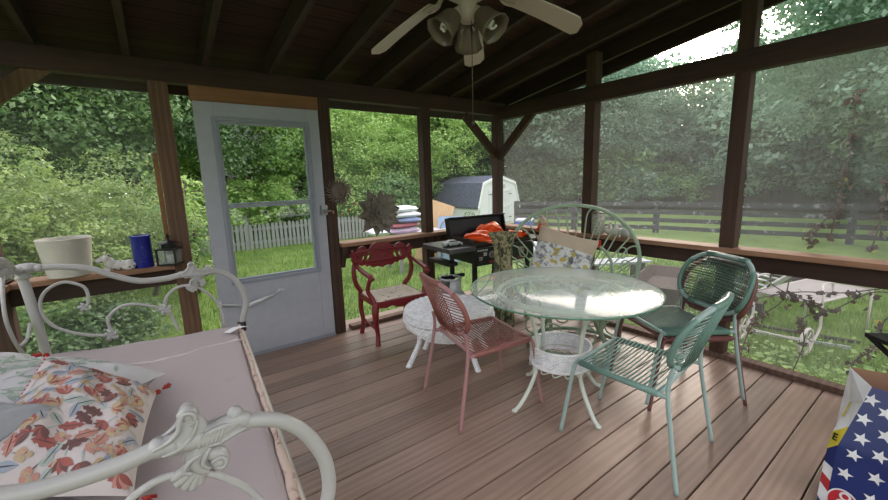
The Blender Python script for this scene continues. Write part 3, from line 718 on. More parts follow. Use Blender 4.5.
# ================================================================== CORD CHAIRS
def rrect(w, h, r, n=7):
    P = []
    for cx, cz, a0 in ((w / 2 - r, h / 2 - r, 0), (-w / 2 + r, h / 2 - r, PI / 2), (-w / 2 + r, -h / 2 + r, PI), (w / 2 - r, -h / 2 + r, 1.5 * PI)):
        for k in range(n + 1): a = a0 + PI / 2 * k / n; P.append((cx + r * math.cos(a), cz + r * math.sin(a)))
    return P
def cord_chair(loc, rz, frame, cord, label, group, back_mode):
    ch = empty('cord_chair', loc, rz, label, 'chair', group)
    R = .0105
    for s in (-1, 1):
        MB().tube(catmull([(s * .226, .285, 0), (s * .219, .25, .23), (s * .214, .222, .40), (s * .208, .205, .436), (s * .18, .20, .442)], 6), R, 10).build('leg', frame, ch)
        MB().tube(catmull([(s * .262, -.315, 0), (s * .246, -.275, .22), (s * .232, -.242, .42), (s * .224, -.240, .50), (s * .218, -.252, .56)], 6), R, 10).build('leg', frame, ch)
    b = MB()
    for y, z, w in ((.20, .44, .215), (-.20, .425, .232)): b.tube([(-w, y, z), (w, y, z)], R, 10)
    for s in (-1, 1): b.tube([(s * .214, .21, .437), (s * .232, -.24, .425)], R, 10)
    b.build('seat_frame', frame, ch)
    b = MB()
    for s in (-1, 1): b.tube([(s * .214, .19, .4375), (s * .231, -.20, .4265)], .0165, 10)
    for k in range(20):
        y = .185 - .38 * k / 19; w = .214 + .017 * (k / 19); z = .4375 - .011 * k / 19
        for o, dz in ((0, .013),):
            b.tube([(-w, y - o, z + dz), (-w * .5, y - o, z + dz - .007), (0, y - o, z + dz - .009), (w * .5, y - o, z + dz - .007), (w, y - o, z + dz)], .0042, 6)
    b.build('seat_cords', cord, ch)
    # back loop, leaning back
    ta = math.radians(20); W, H = (.54, .34) if back_mode else (.505, .33); zc, yc = (.668 if back_mode else .685), -.292
    def bp(x, z, d=0): return (x, yc - z * math.sin(ta) - d * math.cos(ta) - .05 * (1 - (2 * x / W) ** 2) + .03, zc + z * math.cos(ta) - d * math.sin(ta))
    b = MB(); b.tube([bp(x, z) for x, z in rrect(W, H, .150)], .0135, 10, closed=True); b.build('back_frame', frame, ch)
    b = MB(); wr = .155 if back_mode else .13
    for sg in (-1, 1):
        b.tube([bp(x, sg * H / 2) for x in np.linspace(-wr, wr, 9)], .0175, 10)
    n = 20 if back_mode else 13
    for k in range(n):
        x = -wr + 2 * wr * k / (n - 1)
        b.tube([bp(x, H / 2, .014), bp(x * 1.1, 0, .012), bp(x, -H / 2, .014)], .0034, 5)
    def edge(z):
        az = abs(z) - (H / 2 - .15); return W / 2 - .15 + (math.sqrt(max(0, .15 ** 2 - max(az, 0) ** 2)))
    for k in range(15):
        z = -.135 + .27 * k / 14; e = edge(z)
        b.tube([bp(x, z + .004 * math.sin(k), .004) for x in np.linspace(-e, e, 7)], .0034, 5)
    for sg in (-1, 1):
        b.tube([bp(sg * edge(z), z) for z in np.linspace(-.12, .12, 13)], .0150, 10)
    b.build('back_cords', cord, ch)
    return ch
pinkf = worn('pink frame paint', srgb(166, 122, 124), srgb(190, 150, 150), .6, .45); pinkc = plain('rust vinyl cord', srgb(142, 90, 83), .4)
grnf = worn('pale green frame paint', srgb(150, 172, 168), srgb(182, 198, 195), .62, .45); grnc = plain('green vinyl cord', srgb(108, 140, 131), .35)
drkf = worn('plum frame paint', srgb(112, 70, 70), srgb(140, 96, 96), .62, .45); drkc = plain('maroon vinyl cord', srgb(104, 62, 58), .4); grnd = plain('deep green vinyl cord', srgb(92, 128, 116), .35)
cord_chair((1.575, 1.765, 0), math.atan2(-.108, .555) - PI / 2, pinkf, pinkc, 'dusty pink cord chair left of the glass table', 'cord chairs', 0)
cord_chair((1.925, .975, 0), math.radians(5.7), grnf, grnc, 'pale green cord chair standing alone in front of the glass table', 'cord chairs', 0)
cord_chair((2.60, 1.08, 0), math.radians(60), drkf, drkc, 'maroon cord chair, lower one of the stacked pair by the right screens', 'cord chairs', 1)
cord_chair((2.585, 1.09, .042), math.radians(60), grnf, grnd, 'dark green cord chair stacked on top of the maroon one', 'cord chairs', 1)

# ================================================================== GLASS TABLE
TB = (1.935, 1.45)
tb = empty('patio_table', (TB[0], TB[1], 0), 0, 'round glass topped table on a white iron base with a wicker band', 'table')
tbw = worn('chalky white iron', srgb(206, 214, 204), srgb(160, 172, 160), .62, .45, 0, 24)
t = NT('white wicker'); vv = t.coord()
t.l(t.ramp(t.noise(vv, 30, 5), [(.35, srgb(222, 224, 230)), (.65, srgb(246, 247, 250))]), t.b.inputs['Base Color']); t.b.inputs['Roughness'].default_value = .55; M['wicker'] = t.m
b = MB(); b.lathe([(0, .728), (.543, .728), (.553, .731), (.556, .735), (.553, .739), (.543, .742), (0, .742)], 96); b.build('glass_top', glassmat('green table glass', (.95, .985, .965, 1), .25, (.86, .95, .90, 1), .07, 1.36), tb, sharp=25)
b = MB(); b.lathe([(.5545, .7295), (.5575, .735), (.5545, .7405)], 96, caps=False); b.build('glass_edge', plain('bottle green glass edge', srgb(96, 136, 116), .1), tb)
b = MB(); b.tube([(.385 * math.cos(a), .385 * math.sin(a), .706) for a in np.linspace(0, 2 * PI, 65)[:-1]], .0165, 10, closed=True); b.build('top_ring', tbw, tb)
b = MB(); b.tube([(.355 * math.cos(a), .355 * math.sin(a), .694) for a in np.linspace(0, 2 * PI, 65)[:-1]], .008, 8, closed=True); b.build('inner_ring', tbw, tb)
th0 = math.atan2(.076, -.324)
for k in range(4):
    a = th0 + k * PI / 2
    P = [(r * math.cos(a), r * math.sin(a), z) for r, z in ((.375, .70), (.33, .692), (.255, .64), (.205, .55), (.182, .45), (.172, .36), (.175, .27), (.20, .18), (.255, .085), (.305, .025), (.335, .006))]
    lg = MB().tube(catmull(P, 6), .0125, 10).build('leg', tbw, tb)
    MB().lathe([(0, 0), (.017, 0), (.018, .006), (.012, .014), (0, .016)], 12, (.337 * math.cos(a), .337 * math.sin(a), 0)).build('foot', tbw, lg)
def weave_ring(b, r, z, amp, n, ph, rad, sx=1, sy=1, steps=4, seg=5):
    N = n * steps; P = []
    for k in range(N):
        a = 2 * PI * k / N; rr = r + amp * math.sin(a * n + ph)
        P.append((rr * math.cos(a) * sx, rr * math.sin(a) * sy, z))
    b.tube(P, rad, seg, closed=True)
b = MB()
for k in range(12): weave_ring(b, .182, .268 + k * .0088, .0035, 40, PI * (k % 2), .0052)
for k in range(40): a = 2 * PI * (k + .25) / 40; b.tube([(.182 * math.cos(a), .182 * math.sin(a), .262), (.182 * math.cos(a), .182 * math.sin(a), .372)], .004, 5)
for z in (.262, .372): b.tube([(.182 * math.cos(a), .182 * math.sin(a), z) for a in np.linspace(0, 2 * PI, 49)[:-1]], .009, 8, closed=True)
b.build('wicker_band', M['wicker'], tb)
b = MB()
for k in range(16):
    a = 2 * PI * k / 16; b.tube(catmull([(.182 * math.cos(a), .182 * math.sin(a), .262), (.19 * math.cos(a + .1), .19 * math.sin(a + .1), .235), (.182 * math.cos(a + .39), .182 * math.sin(a + .39), .262)], 4), .004, 5)
b.tube([(.16 * math.cos(a), .16 * math.sin(a), .30) for a in np.linspace(0, 2 * PI, 33)[:-1]], .004, 6, closed=True)
b.build('looped_fringe', tbw, tb)

# ================================================================== WICKER STOOL
st = empty('wicker_stool', (1.72, 2.33, 0), 0, 'round white wicker stool behind the pink chair', 'stool')
b = MB(); n = 72
prof = [(.325 + .022 * math.sin(PI * t), .315 + .115 * t) for t in np.linspace(0, 1, 12)]
for k, (r, z) in enumerate(prof):
    if k == 6: continue
    weave_ring(b, r, z, .0045, n, PI * (k % 2), .0066)
for k in range(n // 2):
    a = 2 * PI * (k + .25) / (n // 2); b.tube([(r * math.cos(a), r * math.sin(a), z) for r, z in prof], .0052, 5)
b.build('drum_weave', M['wicker'], st)
b = MB()
for k in range(26):
    r = .335 - k * .0128; z = .434 + .016 * math.sqrt(min(1, k / 5))
    if r < .012: break
    weave_ring(b, r, z, .0, max(12, int(n * r / .34)), 0, .0085, seg=6, steps=2)
for k in range(36): a = 2 * PI * k / 36; b.tube([(.32 * math.cos(a), .32 * math.sin(a), .452), (.27 * math.cos(a), .27 * math.sin(a), .458), (.05 * math.cos(a), .05 * math.sin(a), .456)], [.006, .006, .003], 5)
b.lathe([(0, .435), (.32, .43)], 40); b.build('top_weave', M['wicker'], st)
b = MB(); b.lathe([(0, .30), (.315, .31), (.318, .40), (0, .42)], 40); b.build('core', plain('core cane', srgb(206, 206, 208), .8), st)  # core slightly greyer than the woven strands around it
b = MB()
for k in range(5): weave_ring(b, .24, .245 + .012 * k, .004, 44, PI * (k % 2), .0062)
b.lathe([(0, .262), (.236, .262)], 32); b.lathe([(.24, .30), (.30, .318)], 40); b.build('lower_shelf', M['wicker'], st)
for (fx, fy) in ((-.322, .094), (.042, -.287), (.32, -.094), (-.042, .287)):
    d = Vector((fx, fy, 0)).normalized()
    P = [Vector((fx, fy, .012)), Vector((fx, fy, 0)) * .86 + Vector((0, 0, .10)), Vector((fx, fy, 0)) * .72 + Vector((0, 0, .20)), Vector((fx, fy, 0)) * .74 + Vector((0, 0, .30))]
    lg = MB().tube(catmull(P, 5), [.021, .019, .017, .017], 10).build('leg', M['wicker'], st)
    b = MB()
    cc = catmull(P, 10)
    for k in range(len(cc) - 1):
        if k % 2 == 0: b.tube([cc[k], cc[k] + (cc[k + 1] - cc[k]) * .8], .0225 - .003 * k / len(cc), 8)
    b.ball((fx, fy, .014), (.025, .025, .014), 10); b.build('cane_wrap', M['wicker'], lg)

# ================================================================== RED ARMCHAIR
red = worn('barn red paint', srgb(116, 28, 34), srgb(92, 22, 28), .6, .4, 0, 14)
ra = empty('carved_armchair', (1.655, 3.13, 0), PI - .06, 'red painted carved armchair with a cream seat under the back sill', 'armchair')
def poly_holes(outer, holes, y0, th, bow=0):
    cu = bpy.data.curves.new('outline', 'CURVE'); cu.dimensions = '2D'; cu.fill_mode = 'BOTH'; cu.extrude = th / 2
    for lp in [outer] + holes:
        sp = cu.splines.new('POLY'); sp.points.add(len(lp) - 1); sp.use_cyclic_u = True
        for p, (x, z) in zip(sp.points, lp): p.co = (x, z, 0, 1)
    t = bpy.data.objects.new('outline', cu); COL.objects.link(t); bpy.context.view_layer.update()
    me = bpy.data.meshes.new_from_object(t.evaluated_get(bpy.context.evaluated_depsgraph_get())); bpy.data.objects.remove(t); bpy.data.curves.remove(cu)
    mb = MB(); mb.add([(v_.co.x, y0 + th / 2 - v_.co.z + bow * v_.co.x ** 2, v_.co.y) for v_ in me.vertices], [tuple(p.vertices) for p in me.polygons], 0, False); bpy.data.meshes.remove(me); return mb
half = [(0, .853), (.05, .85), (.09, .835), (.115, .81), (.13, .80), (.155, .822), (.19, .832), (.225, .822), (.245, .80), (.262, .79), (.285, .808), (.305, .80), (.298, .785), (.318, .772), (.30, .755), (.305, .725), (.285, .70), (.262, .71), (.24, .69), (.205, .675), (.18, .68), (.155, .662), (.13, .668), (.10, .648), (.05, .652), (0, .640)]
half = [(x, .728 + (z - .745) * 1.15) for x, z in half]
out = half + [(-x, z) for x, z in half[-2:0:-1]]
out = [tuple(p)[:2] for p in [(q.x, q.z) for q in catmull([(x, 0, z) for x, z in out], 3, True)]]
def cres(cx, cz, L, w, rot):
    P = [(w * math.sin(PI * t) + .010 * math.sin(PI * t), L * (t - .5)) for t in np.linspace(0, 1, 8)] + [(-.35 * w * math.sin(PI * t) + .010 * math.sin(PI * t), L * (t - .5)) for t in np.linspace(1, 0, 8)[1:-1]]
    return [(cx + x * math.cos(rot) - z * math.sin(rot), cz + x * math.sin(rot) + z * math.cos(rot)) for x, z in P]
holes = []
for s in (-1, 1):
    holes.append(cres(s * .15, .728, .095, .022, s * .25 + (PI if s > 0 else 0))); holes.append(cres(s * .198, .728, .085, .020, s * .25 + (PI if s > 0 else 0)))
cr = poly_holes(out, holes, -.195, .026, .35).build('carved_crest', red, ra)
b = MB()
for n_, rr, rp in ((9, .062, .026), (7, .038, .022), (5, .018, .016)):
    for k in range(n_): a = 2 * PI * k / n_; b.ball((rr * math.cos(a), -.176 + (.07 - rr) * .12, 0.74 + rr * math.sin(a)), (rp, .012, rp), 10)
b.build('carved_rose', red, cr)
for s in (-1, 1):
    for (x, z, l, a) in ((.10, .705, .05, .6), (.115, .80, .04, -.5), (.245, .745, .05, 1.4), (.265, .77, .04, .9)): MB().tube([(s * (x - l / 2 * math.cos(a)), -.168 + .35 * x * x, z - l / 2 * math.sin(a)), (s * x, -.160 + .35 * x * x, z), (s * (x + l / 2 * math.cos(a)), -.168 + .35 * x * x, z + l / 2 * math.sin(a))], [.004, .012, .003], 8).build('carved_leaf', red, cr)
for s in (-1, 1):
    MB().tube(catmull([(s * .25, -.165, .70), (s * .285, -.15, .66), (s * .295, -.14, .57), (s * .275, -.15, .48), (s * .235, -.17, .42), (s * .225, -.19, .36)], 6), [.018, .02, .021, .022, .024, .022], 10).build('back_post', red, ra)
    b = MB(); b.tube(catmull([(s * .275, -.16, .685), (s * .285, -.02, .655), (s * .28, .12, .632), (s * .272, .19, .622), (s * .268, .218, .605), (s * .268, .20, .588)], 6), [.018, .021, .024, .026, .026, .016], 10, flat=.75)
    b.build('arm', red, ra)
    MB().tube(catmull([(s * .268, .19, .61), (s * .282, .165, .54), (s * .282, .15, .48), (s * .255, .165, .42), (s * .245, .185, .37)], 6), [.02, .018, .019, .021, .022], 10).build('arm_post', red, ra)
    MB().tube(catmull([(s * .235, .19, .385), (s * .25, .205, .30), (s * .245, .195, .20), (s * .228, .175, .10), (s * .235, .19, .03), (s * .24, .20, 0)], 6), [.032, .03, .023, .019, .021, .025], 10).build('leg', red, ra)
    MB().tube(catmull([(s * .225, -.18, .39), (s * .232, -.19, .25), (s * .225, -.17, .12), (s * .24, -.185, 0)], 6), [.026, .022, .019, .022], 10).build('leg', red, ra)
    MB().tube([(s * .232, .18, .13), (s * .228, -.175, .15)], .010, 8).build('stretcher', red, ra)
b = MB()
for s in (-1, 1): b.box((s * .225, 0, .368), (.035, .38, .055))
b.box((0, -.18, .368), (.43, .035, .055))
fr_ = [(-.24, .39), (.24, .39), (.24, .335), (.19, .335), (.15, .325), (.09, .34), (.04, .318), (0, .312), (-.04, .318), (-.09, .34), (-.15, .325), (-.19, .335), (-.24, .335)]
b.prism(fr_, .175, .21, lambda x, z, d: (x, d, z)); b.build('seat_frame', red, ra, bevel=.004)
t = NT('cream printed seat'); vv = t.coord(); f = t.noise(vv, 26, 5, .6); t.l(t.ramp(f, [(.34, srgb(140, 130, 118)), (.42, srgb(226, 216, 200)), (.8, srgb(236, 226, 212))]), t.b.inputs['Base Color']); t.b.inputs['Roughness'].default_value = .9
b = MB(); b.grid(lambda s, q: Vector(((s - .5) * .46, (q - .5) * .40, .388 + .035 * (1 - (2 * q - 1) ** 4) * (1 - (2 * s - 1) ** 6) + .02 * (2 * s - 1) ** 2 - .012)), 20, 16)
b.build('seat_cushion', t.m, ra)

# ================================================================== HOOP CHAIR + CUSHION
wg = worn('sage green wicker', srgb(150, 172, 148), srgb(186, 200, 180), .6, .55, 0, 24)
hn = Vector((-.74, -.67, 0)).normalized(); rzh = math.atan2(hn.y, hn.x) - PI / 2
hc = empty('hoop_back_chair', (2.70, 1.90, 0), rzh, 'wide sage green wicker chair with a fan shaped hoop back behind the table', 'chair')
HW, HT, HB = .52, 1.14, .36      # half width, top, seat level; local +y is the front, the photo's left is local +x
tl = .16
def hp(x, z, d=0): return (x, -.20 - (z - .4) * tl + d, z)
hoop = [(-.40, .30), (-.49, .48), (-.535, .66), (-.52, .82), (-.43, .98), (-.27, 1.10), (-.09, 1.15), (.09, 1.15), (.27, 1.10), (.43, .98), (.52, .82), (.535, .66), (.49, .48), (.40, .30)]
b = MB(); b.tube(catmull([hp(x * 1.03, z) for x, z in hoop], 6), .0165, 12); b.build('outer_hoop', wg, hc)
inn = [(-.24, .32), (-.30, .45), (-.335, .60), (-.30, .73), (-.19, .82), (0, .86), (.19, .82), (.30, .73), (.335, .60), (.30, .45), (.24, .32)]
b = MB(); b.tube(catmull([hp(x, z, .012) for x, z in inn], 6), .0125, 10); b.build('inner_arch', wg, hc)
def ell(pts, a):     # point where the ray from the heart at angle a meets the polyline
    c = Vector((0, .5)); d = Vector((math.cos(a), math.sin(a)))
    best = None
    P = catmull([(x, 0, z) for x, z in pts], 6)
    for p in P:
        q = Vector((p.x, p.z)) - c
        if best is None or q.normalized().dot(d) > best[0]: best = (q.normalized().dot(d), p)
    return best[1]
heart = Vector((0, .42))
for k in range(13):
    a = PI * (.0 + 1.0 * k / 12); oo = ell(hoop, a); O = Vector((oo.x * 1.03, oo.z)); I = heart + Vector((.16 * math.cos(a), .04 * math.sin(a)))
    d = O - I; nrm = Vector((-d.y, d.x)).normalized(); w = .048
    pts = [I, I + d * .35 + nrm * w * .30, I + d * .70 + nrm * w * .75, I + d * .88 + nrm * w, I + d * .975 + nrm * w * .55, O - d.normalized() * .012, I + d * .975 - nrm * w * .55, I + d * .88 - nrm * w, I + d * .70 - nrm * w * .75, I + d * .35 - nrm * w * .30]
    MB().tube(catmull([hp(p.x, p.y, .004) for p in pts], 5, True), .0062, 8, closed=True).build('petal_loop', wg, hc)
for k in range(4):
    for s in (-1, 1):
        z = .42 + .11 * k; rr = .045; xo = .47 + .03 * math.sin(k); MB().tube([hp(s * (xo - .06) + rr * .8 * math.cos(a), z + rr * math.sin(a), .008) for a in np.linspace(0, 2 * PI, 17)[:-1]], .0065, 6, closed=True).build('side_curl', wg, hc)
b = MB()
for k in range(16): weave_ring(b, .30 - k * .017, .40 - .004 * k * .2, 0, 20, 0, .0095, 1.25, .9, 3, 6)
for k in range(5): weave_ring(b, .305, .355 + .011 * k, .004, 40, PI * (k % 2), .006, 1.25, .9)
b.lathe([(0, .385), (.30, .392)], 32, sx=1.25, sy=.9); b.build('seat', M['wicker'], hc)
b = MB(); b.tube([(.30 * 1.25 * math.cos(a), .30 * .9 * math.sin(a), .345) for a in np.linspace(0, 2 * PI, 41)[:-1]], .014, 8, closed=True)
b.tube([(.36 * math.cos(a), .30 * math.sin(a), .03) for a in np.linspace(0, 2 * PI, 41)[:-1]], .018, 8, closed=True)
b.build('base_ring', wg, hc)
for k in range(4):
    a = PI / 4 + k * PI / 2; MB().tube(catmull([(.34 * math.cos(a), .25 * math.sin(a), .345), (.27 * math.cos(a), .2 * math.sin(a), .2), (.37 * math.cos(a), .31 * math.sin(a), .02), (.40 * math.cos(a), .335 * math.sin(a), 0)], 5), .017, 10).build('leg', wg, hc)
for k in range(8):
    a = k * PI / 4 + .2; MB().tube([(.33 * math.cos(a) + .07 * math.cos(q), .26 * math.sin(a) * 1.0 + .03 * math.sin(q) * math.cos(a), .18 + .085 * math.sin(q)) for q in np.linspace(0, 2 * PI, 17)[:-1]], .007, 6, closed=True).build('base_curl', wg, hc)
cu = empty('floral_cushion', (0, 0, 0), 0, 'grey and mustard floral cushion with a tan top band on the hoop chair', 'cushion')
X = (hn.cross(Vector((0, 0, 1)))) * -1
X = Vector((.67, -.74, 0)) 
cu.matrix_world = frame3((2.665, 2.005, .715), X * 1 + Vector((0, 0, -.30)), Vector((.26, .22, .94)))
ca = .25; S = pillow_fn(ca, ca, .075, 4)
t = NT('grey floral print'); vv = t.coord(); f = t.noise(vv, 22, 5, .6); vo = t.n('ShaderNodeTexVoronoi'); vo.inputs['Scale'].default_value = 15; t.l(vv, vo.inputs['Vector'])
c1 = t.ramp(f, [(.40, srgb(122, 126, 132)), (.5, srgb(206, 208, 206)), (.62, srgb(206, 208, 206)), (.7, srgb(130, 134, 140))])
sp = t.n('ShaderNodeSeparateXYZ'); t.l(vv, sp.inputs[0]); mr = t.n('ShaderNodeMath', operation='GREATER_THAN'); mr.inputs[1].default_value = .105; t.l(sp.outputs[1], mr.inputs[0])
t.l(t.mix(mr.outputs[0], c1, srgb(186, 170, 148)), t.b.inputs['Base Color']); t.b.inputs['Roughness'].default_value = .9
pillow(S, 'cover', [t.m], cu)
b = MB(); random.seed(5); asp = (1 / ca, 1 / ca)
for k in range(26): decal(b, S, random.uniform(-.85, .9), random.uniform(-.9, .36), random.uniform(0, 6.28), random.uniform(.035, .07), random.choice((0, 0, 1)), asp, .28)
b.build('leaf_print', [plain('mustard print', srgb(178, 164, 92), .9), plain('charcoal print', srgb(92, 96, 104), .9)], cu)
for (u, v) in ((-1, 1), (1, 1)):
    p = S(u, v, 1); b = MB(); b.ball(p, .012, 8)
    for k in range(9): b.tube([p, p + Vector((u * random.uniform(.0, .02), -random.uniform(.03, .055), random.uniform(-.012, .012)))], .0045, 5)
    b.build('red_tassel', plain('coral tassel', srgb(206, 62, 48), .9), cu)
# ================================================================== GRIDDLE
gr = empty('griddle', (2.58, 2.86, 0), -math.radians(4), 'black outdoor griddle with open lid and side shelf in the back corner', 'griddle')
bk = M['black_metal']; gz = .80
b = MB(); b.box((.06, 0, gz - .09), (.70, .42, .15)); b.build('body', bk, gr, bevel=.006)
b = MB(); b.box((.06, -.225, gz - .095), (.74, .03, .17)); b.build('front_panel', plain('gloss black panel', srgb(20, 20, 22), .3), gr, bevel=.004)
b = MB(); b.box((.06, .0, gz + .0), (.68, .40, .012))
for s in (-1, 1): b.box((.06 + s * .345, 0, gz + .025), (.012, .41, .075))
b.box((.06, .205, gz + .03), (.69, .012, .09)); b.box((.06, -.2, gz + .01), (.69, .010, .035)); b.build('griddle_plate', plain('seasoned steel', srgb(58, 50, 46), .45, .4), gr, bevel=.002)
b = MB()
lidR = Matrix.Rotation(-.20, 3, 'X')
b.box((.06, .235, gz + .135), (.71, .04, .19), lidR); 
for s in (-1, 1): b.box((.06 + s * .35, .21, gz + .135), (.014, .075, .19), lidR)
b.box((.06, .215, gz + .228), (.71, .085, .012), lidR); b.build('lid', bk, gr, bevel=.004)
b = MB(); b.box((-.43, 0, gz + .0), (.28, .48, .018)); b.box((-.43, -.235, gz - .012), (.28, .014, .04)); b.box((-.565, 0, gz - .012), (.014, .48, .04)); b.build('side_shelf', plain('grey shelf', srgb(86, 86, 88), .35, .3), gr, bevel=.003)
b = MB(); b.box((.53, 0, gz + .0), (.22, .44, .018)); b.build('side_shelf', plain('grey shelf right', srgb(70, 70, 72), .35, .3), gr, bevel=.003)
for x in (-.27, .39):
    for y in (-.19, .19): MB().box((x, y, .33), (.035, .035, .66)).build('leg', bk, gr)
b = MB(); b.box((.06, 0, .14), (.72, .42, .02)); b.build('lower_shelf', bk, gr)
b = MB(); b.box((-.40, .0, .5), (.28, .03, .03)); b.box((-.5, .0, .66), (.10, .36, .03)); b.build('tank_hanger', bk, gr)
for x in (-.11, .25):
    b = MB(); Rk = Matrix.Rotation(PI / 2, 3, 'X'); b.lathe([(.034, 0), (.034, .008), (.022, .010), (.022, .03), (0, .031)], 24, (x, -.240, gz - .085), axis=Rk); k_ = b.build('knob', M['steel'], gr, sharp=40)
    MB().box((x, -.273, gz - .075), (.006, .004, .03)).build('knob_pointer', plain('red pointer %d' % int(x * 100), srgb(200, 40, 34), .4), k_)
    b = MB()
    for j in range(3): b.prism([(0, 0), (.012, .004), (.013, .016), (.006, .026), (.001, .014)], -.2415, -.2405, lambda a, c, d, j=j, x=x: (x - .03 + .022 * j + a, d, gz - .163 + c))
    b.build('flame_mark', plain('red mark %d' % int(x * 100), srgb(190, 40, 34), .5), gr)
wh = plain('white print', srgb(210, 210, 210), .6)
b = MB()
for k in range(4): a = PI / 4 + k * PI / 2; b.ball((-.185 + .014 * math.cos(a), -.2415, gz - .075 + .012 * math.sin(a)), (.010, .001, .008), 10)
for k in range(3): b.box((-.235, -.2412, gz - .10 - .012 * k), (.045 - .006 * k, .001, .004))
b.build('printed_mark', wh, gr)
lettering('lettering', 'BLACKSTONE', .019, wh, gr, Matrix.Translation((-.215, -.2415, gz - .038)) @ Matrix.Rotation(PI / 2, 4, 'X'))
b = MB(); b.tube(catmull([(-.02, -.15, .62), (-.12, -.24, .5), (-.24, -.2, .36), (-.33, -.05, .30), (-.36, .0, .46)], 8), .008, 8); b.build('gas_hose', M['black'], gr)
tk = empty('propane_tank', (2.11, 2.82, .03), .6, 'grey propane tank under the griddle shelf', 'gas tank')
tg = worn('tank enamel', srgb(176, 180, 182), srgb(120, 118, 114), .6, .4, .2, 14)
MB().lathe([(0, .02), (.07, .025), (.12, .05), (.148, .10), (.152, .16), (.152, .26), (.145, .31), (.115, .355), (.06, .378), (0, .38)], 32).build('cylinder', tg, tk)
MB().lathe([(.105, -.03), (.11, -.03), (.112, .04), (.105, .04), (.105, -.03)], 28).build('foot_ring', tg, tk)
b = MB()
for a0 in (.3, .3 + PI):
    P = [a0 + t for t in np.linspace(0, 2.3, 12)]
    b.add([(.10 * math.cos(a), .10 * math.sin(a), z) for z in (.36, .48) for a in P] + [(.094 * math.cos(a), .094 * math.sin(a), z) for z in (.36, .48) for a in P], [(i, i + 1, i + 13, i + 12) for i in range(11)] + [(i + 24, i + 36, i + 37, i + 25) for i in range(11)] + [(i + 12, i + 13, i + 37, i + 36) for i in range(11)])
b.tube([(.098 * math.cos(a), .098 * math.sin(a), .482) for a in np.linspace(0, 2 * PI, 29)[:-1]], .009, 8, closed=True); b.build('collar', tg, tk)
b = MB(); b.lathe([(.028, .375), (.022, .40), (.016, .42), (.016, .44), (.03, .442), (.032, .455), (.0, .46)], 16); b.tube([(0, 0, .42), (.05, .0, .42)], .012, 8); b.build('valve', M['steel'], tk)
# toy car on the shelf
car = empty('toy_car', (2.13, 2.80, gz + .0095 + .0), -.25, 'small silver toy car on the griddle shelf', 'toy car')
b = MB(); sec = [(-.088, .02), (-.09, .034), (-.06, .042), (-.035, .058), (.025, .058), (.05, .04), (.085, .034), (.09, .02), (.088, .012), (-.086, .012)]
b.prism(sec, -.036, .036, lambda a, c, d: (a, d * (.84 if c > .05 else 1), c)); b.build('body', plain('silver toy paint', srgb(176, 180, 182), .3, .3), car, bevel=.003)
b = MB(); b.prism([(-.057, .043), (-.034, .0565), (.024, .0565), (.046, .042)], -.0367, .0367, lambda a, c, d: (a, d * (.88 if c > .05 else 1.0), c)); b.build('windows', plain('toy black', srgb(28, 30, 34), .2), car)
for x in (-.055, .055):
    for s in (-1, 1): MB().lathe([(0, -.006), (.014, -.006), (.014, .006), (0, .006)], 16, (x, s * .034, .014), axis=Matrix.Rotation(PI / 2, 3, 'X')).build('wheel', M['black'], car, sharp=40)
# orange bags on the plate
ora = plain('orange plastic', srgb(240, 96, 40), .35, var=.1); 
def crumple(nm, loc, d, seed, lab):
    r = random.Random(seed); b = MB(); ph = [r.uniform(0, 6) for _ in range(9)]
    def fn(s, q):
        a = 2 * PI * s; t = q
        rad = (.55 + .45 * math.sin(PI * t) ** .6) * (1 + .20 * math.sin(3 * a + ph[0] + 4 * t) + .12 * math.sin(7 * a + ph[1] - 6 * t) + .08 * math.sin(13 * a + ph[2] + 9 * t))
        rr = rad * math.sin(PI * min(max(t, .02), .98)) ** .5
        return Vector((d[0] * (2 * t - 1) + .02 * math.sin(5 * a), d[1] * rr * math.cos(a), max(.0, d[2] * (.55 + rr * math.sin(a) * .8 + .25 * math.sin(4 * t + ph[3])))))
    b.grid(fn, 40, 26); o = b.build(nm, ora, None, loc, -.07); 
    for p in o.data.polygons: p.use_smooth = False
    return tag(o, lab, 'plastic bag', 'orange bags on the griddle')
crumple('plastic_bag', (2.48, 2.80, gz + .012), (.19, .13, .075), 1, 'crumpled orange plastic bag at the left end of the griddle plate')
crumple('plastic_bag', (2.68, 2.88, gz + .012), (.17, .12, .105), 2, 'taller crumpled orange plastic bag in the middle of the griddle plate')
crumple('plastic_bag', (2.90, 2.72, gz + .012), (.085, .10, .062), 6, 'orange plastic bag at the right end of the griddle behind the camouflage bag')
# tall camouflage chair bag
t = NT('camouflage cloth'); vv = t.coord((1, 1, .8)); n1 = t.noise(vv, 16, 3, .6); n2 = t.noise(t.coord((1.3, 1, .7)), 25, 3, .6)
c = t.ramp(n1, [(.40, srgb(52, 66, 46)), (.44, srgb(112, 112, 80)), (.54, srgb(172, 160, 124)), (.60, srgb(92, 96, 66))]); c = t.mix(t.ramp(n2, [(.60, (0, 0, 0, 1)), (.63, (1, 1, 1, 1))]), c, srgb(40, 38, 34)); t.l(c, t.b.inputs['Base Color']); t.b.inputs['Roughness'].default_value = .85
cb = empty('camouflage_bag', (2.36, 2.385, 0), 0, 'tall camouflage carry bag standing in front of the griddle', 'carry bag')
b = MB(); b.lathe([(0, .0), (.085, .0), (.095, .02), (.10, .2), (.085, .45), (.075, .7), (.072, .80), (.085, .88), (.118, .945), (.112, .947), (.078, .87), (.06, .80), (0, .78)], 36, wob=lambda a, z: .10 * math.sin(4 * a + z * 5) * min(1, z) + .05 * math.sin(9 * a - 7 * z)); b.build('sleeve', t.m, cb)
b = MB(); b.tube(catmull([(-.07, -.03, .86), (-.10, -.07, .7), (-.105, -.08, .4), (-.095, -.05, .2)], 6), .010, 8, flat=.4); b.build('strap', plain('olive strap', srgb(84, 84, 62), .8), cb)

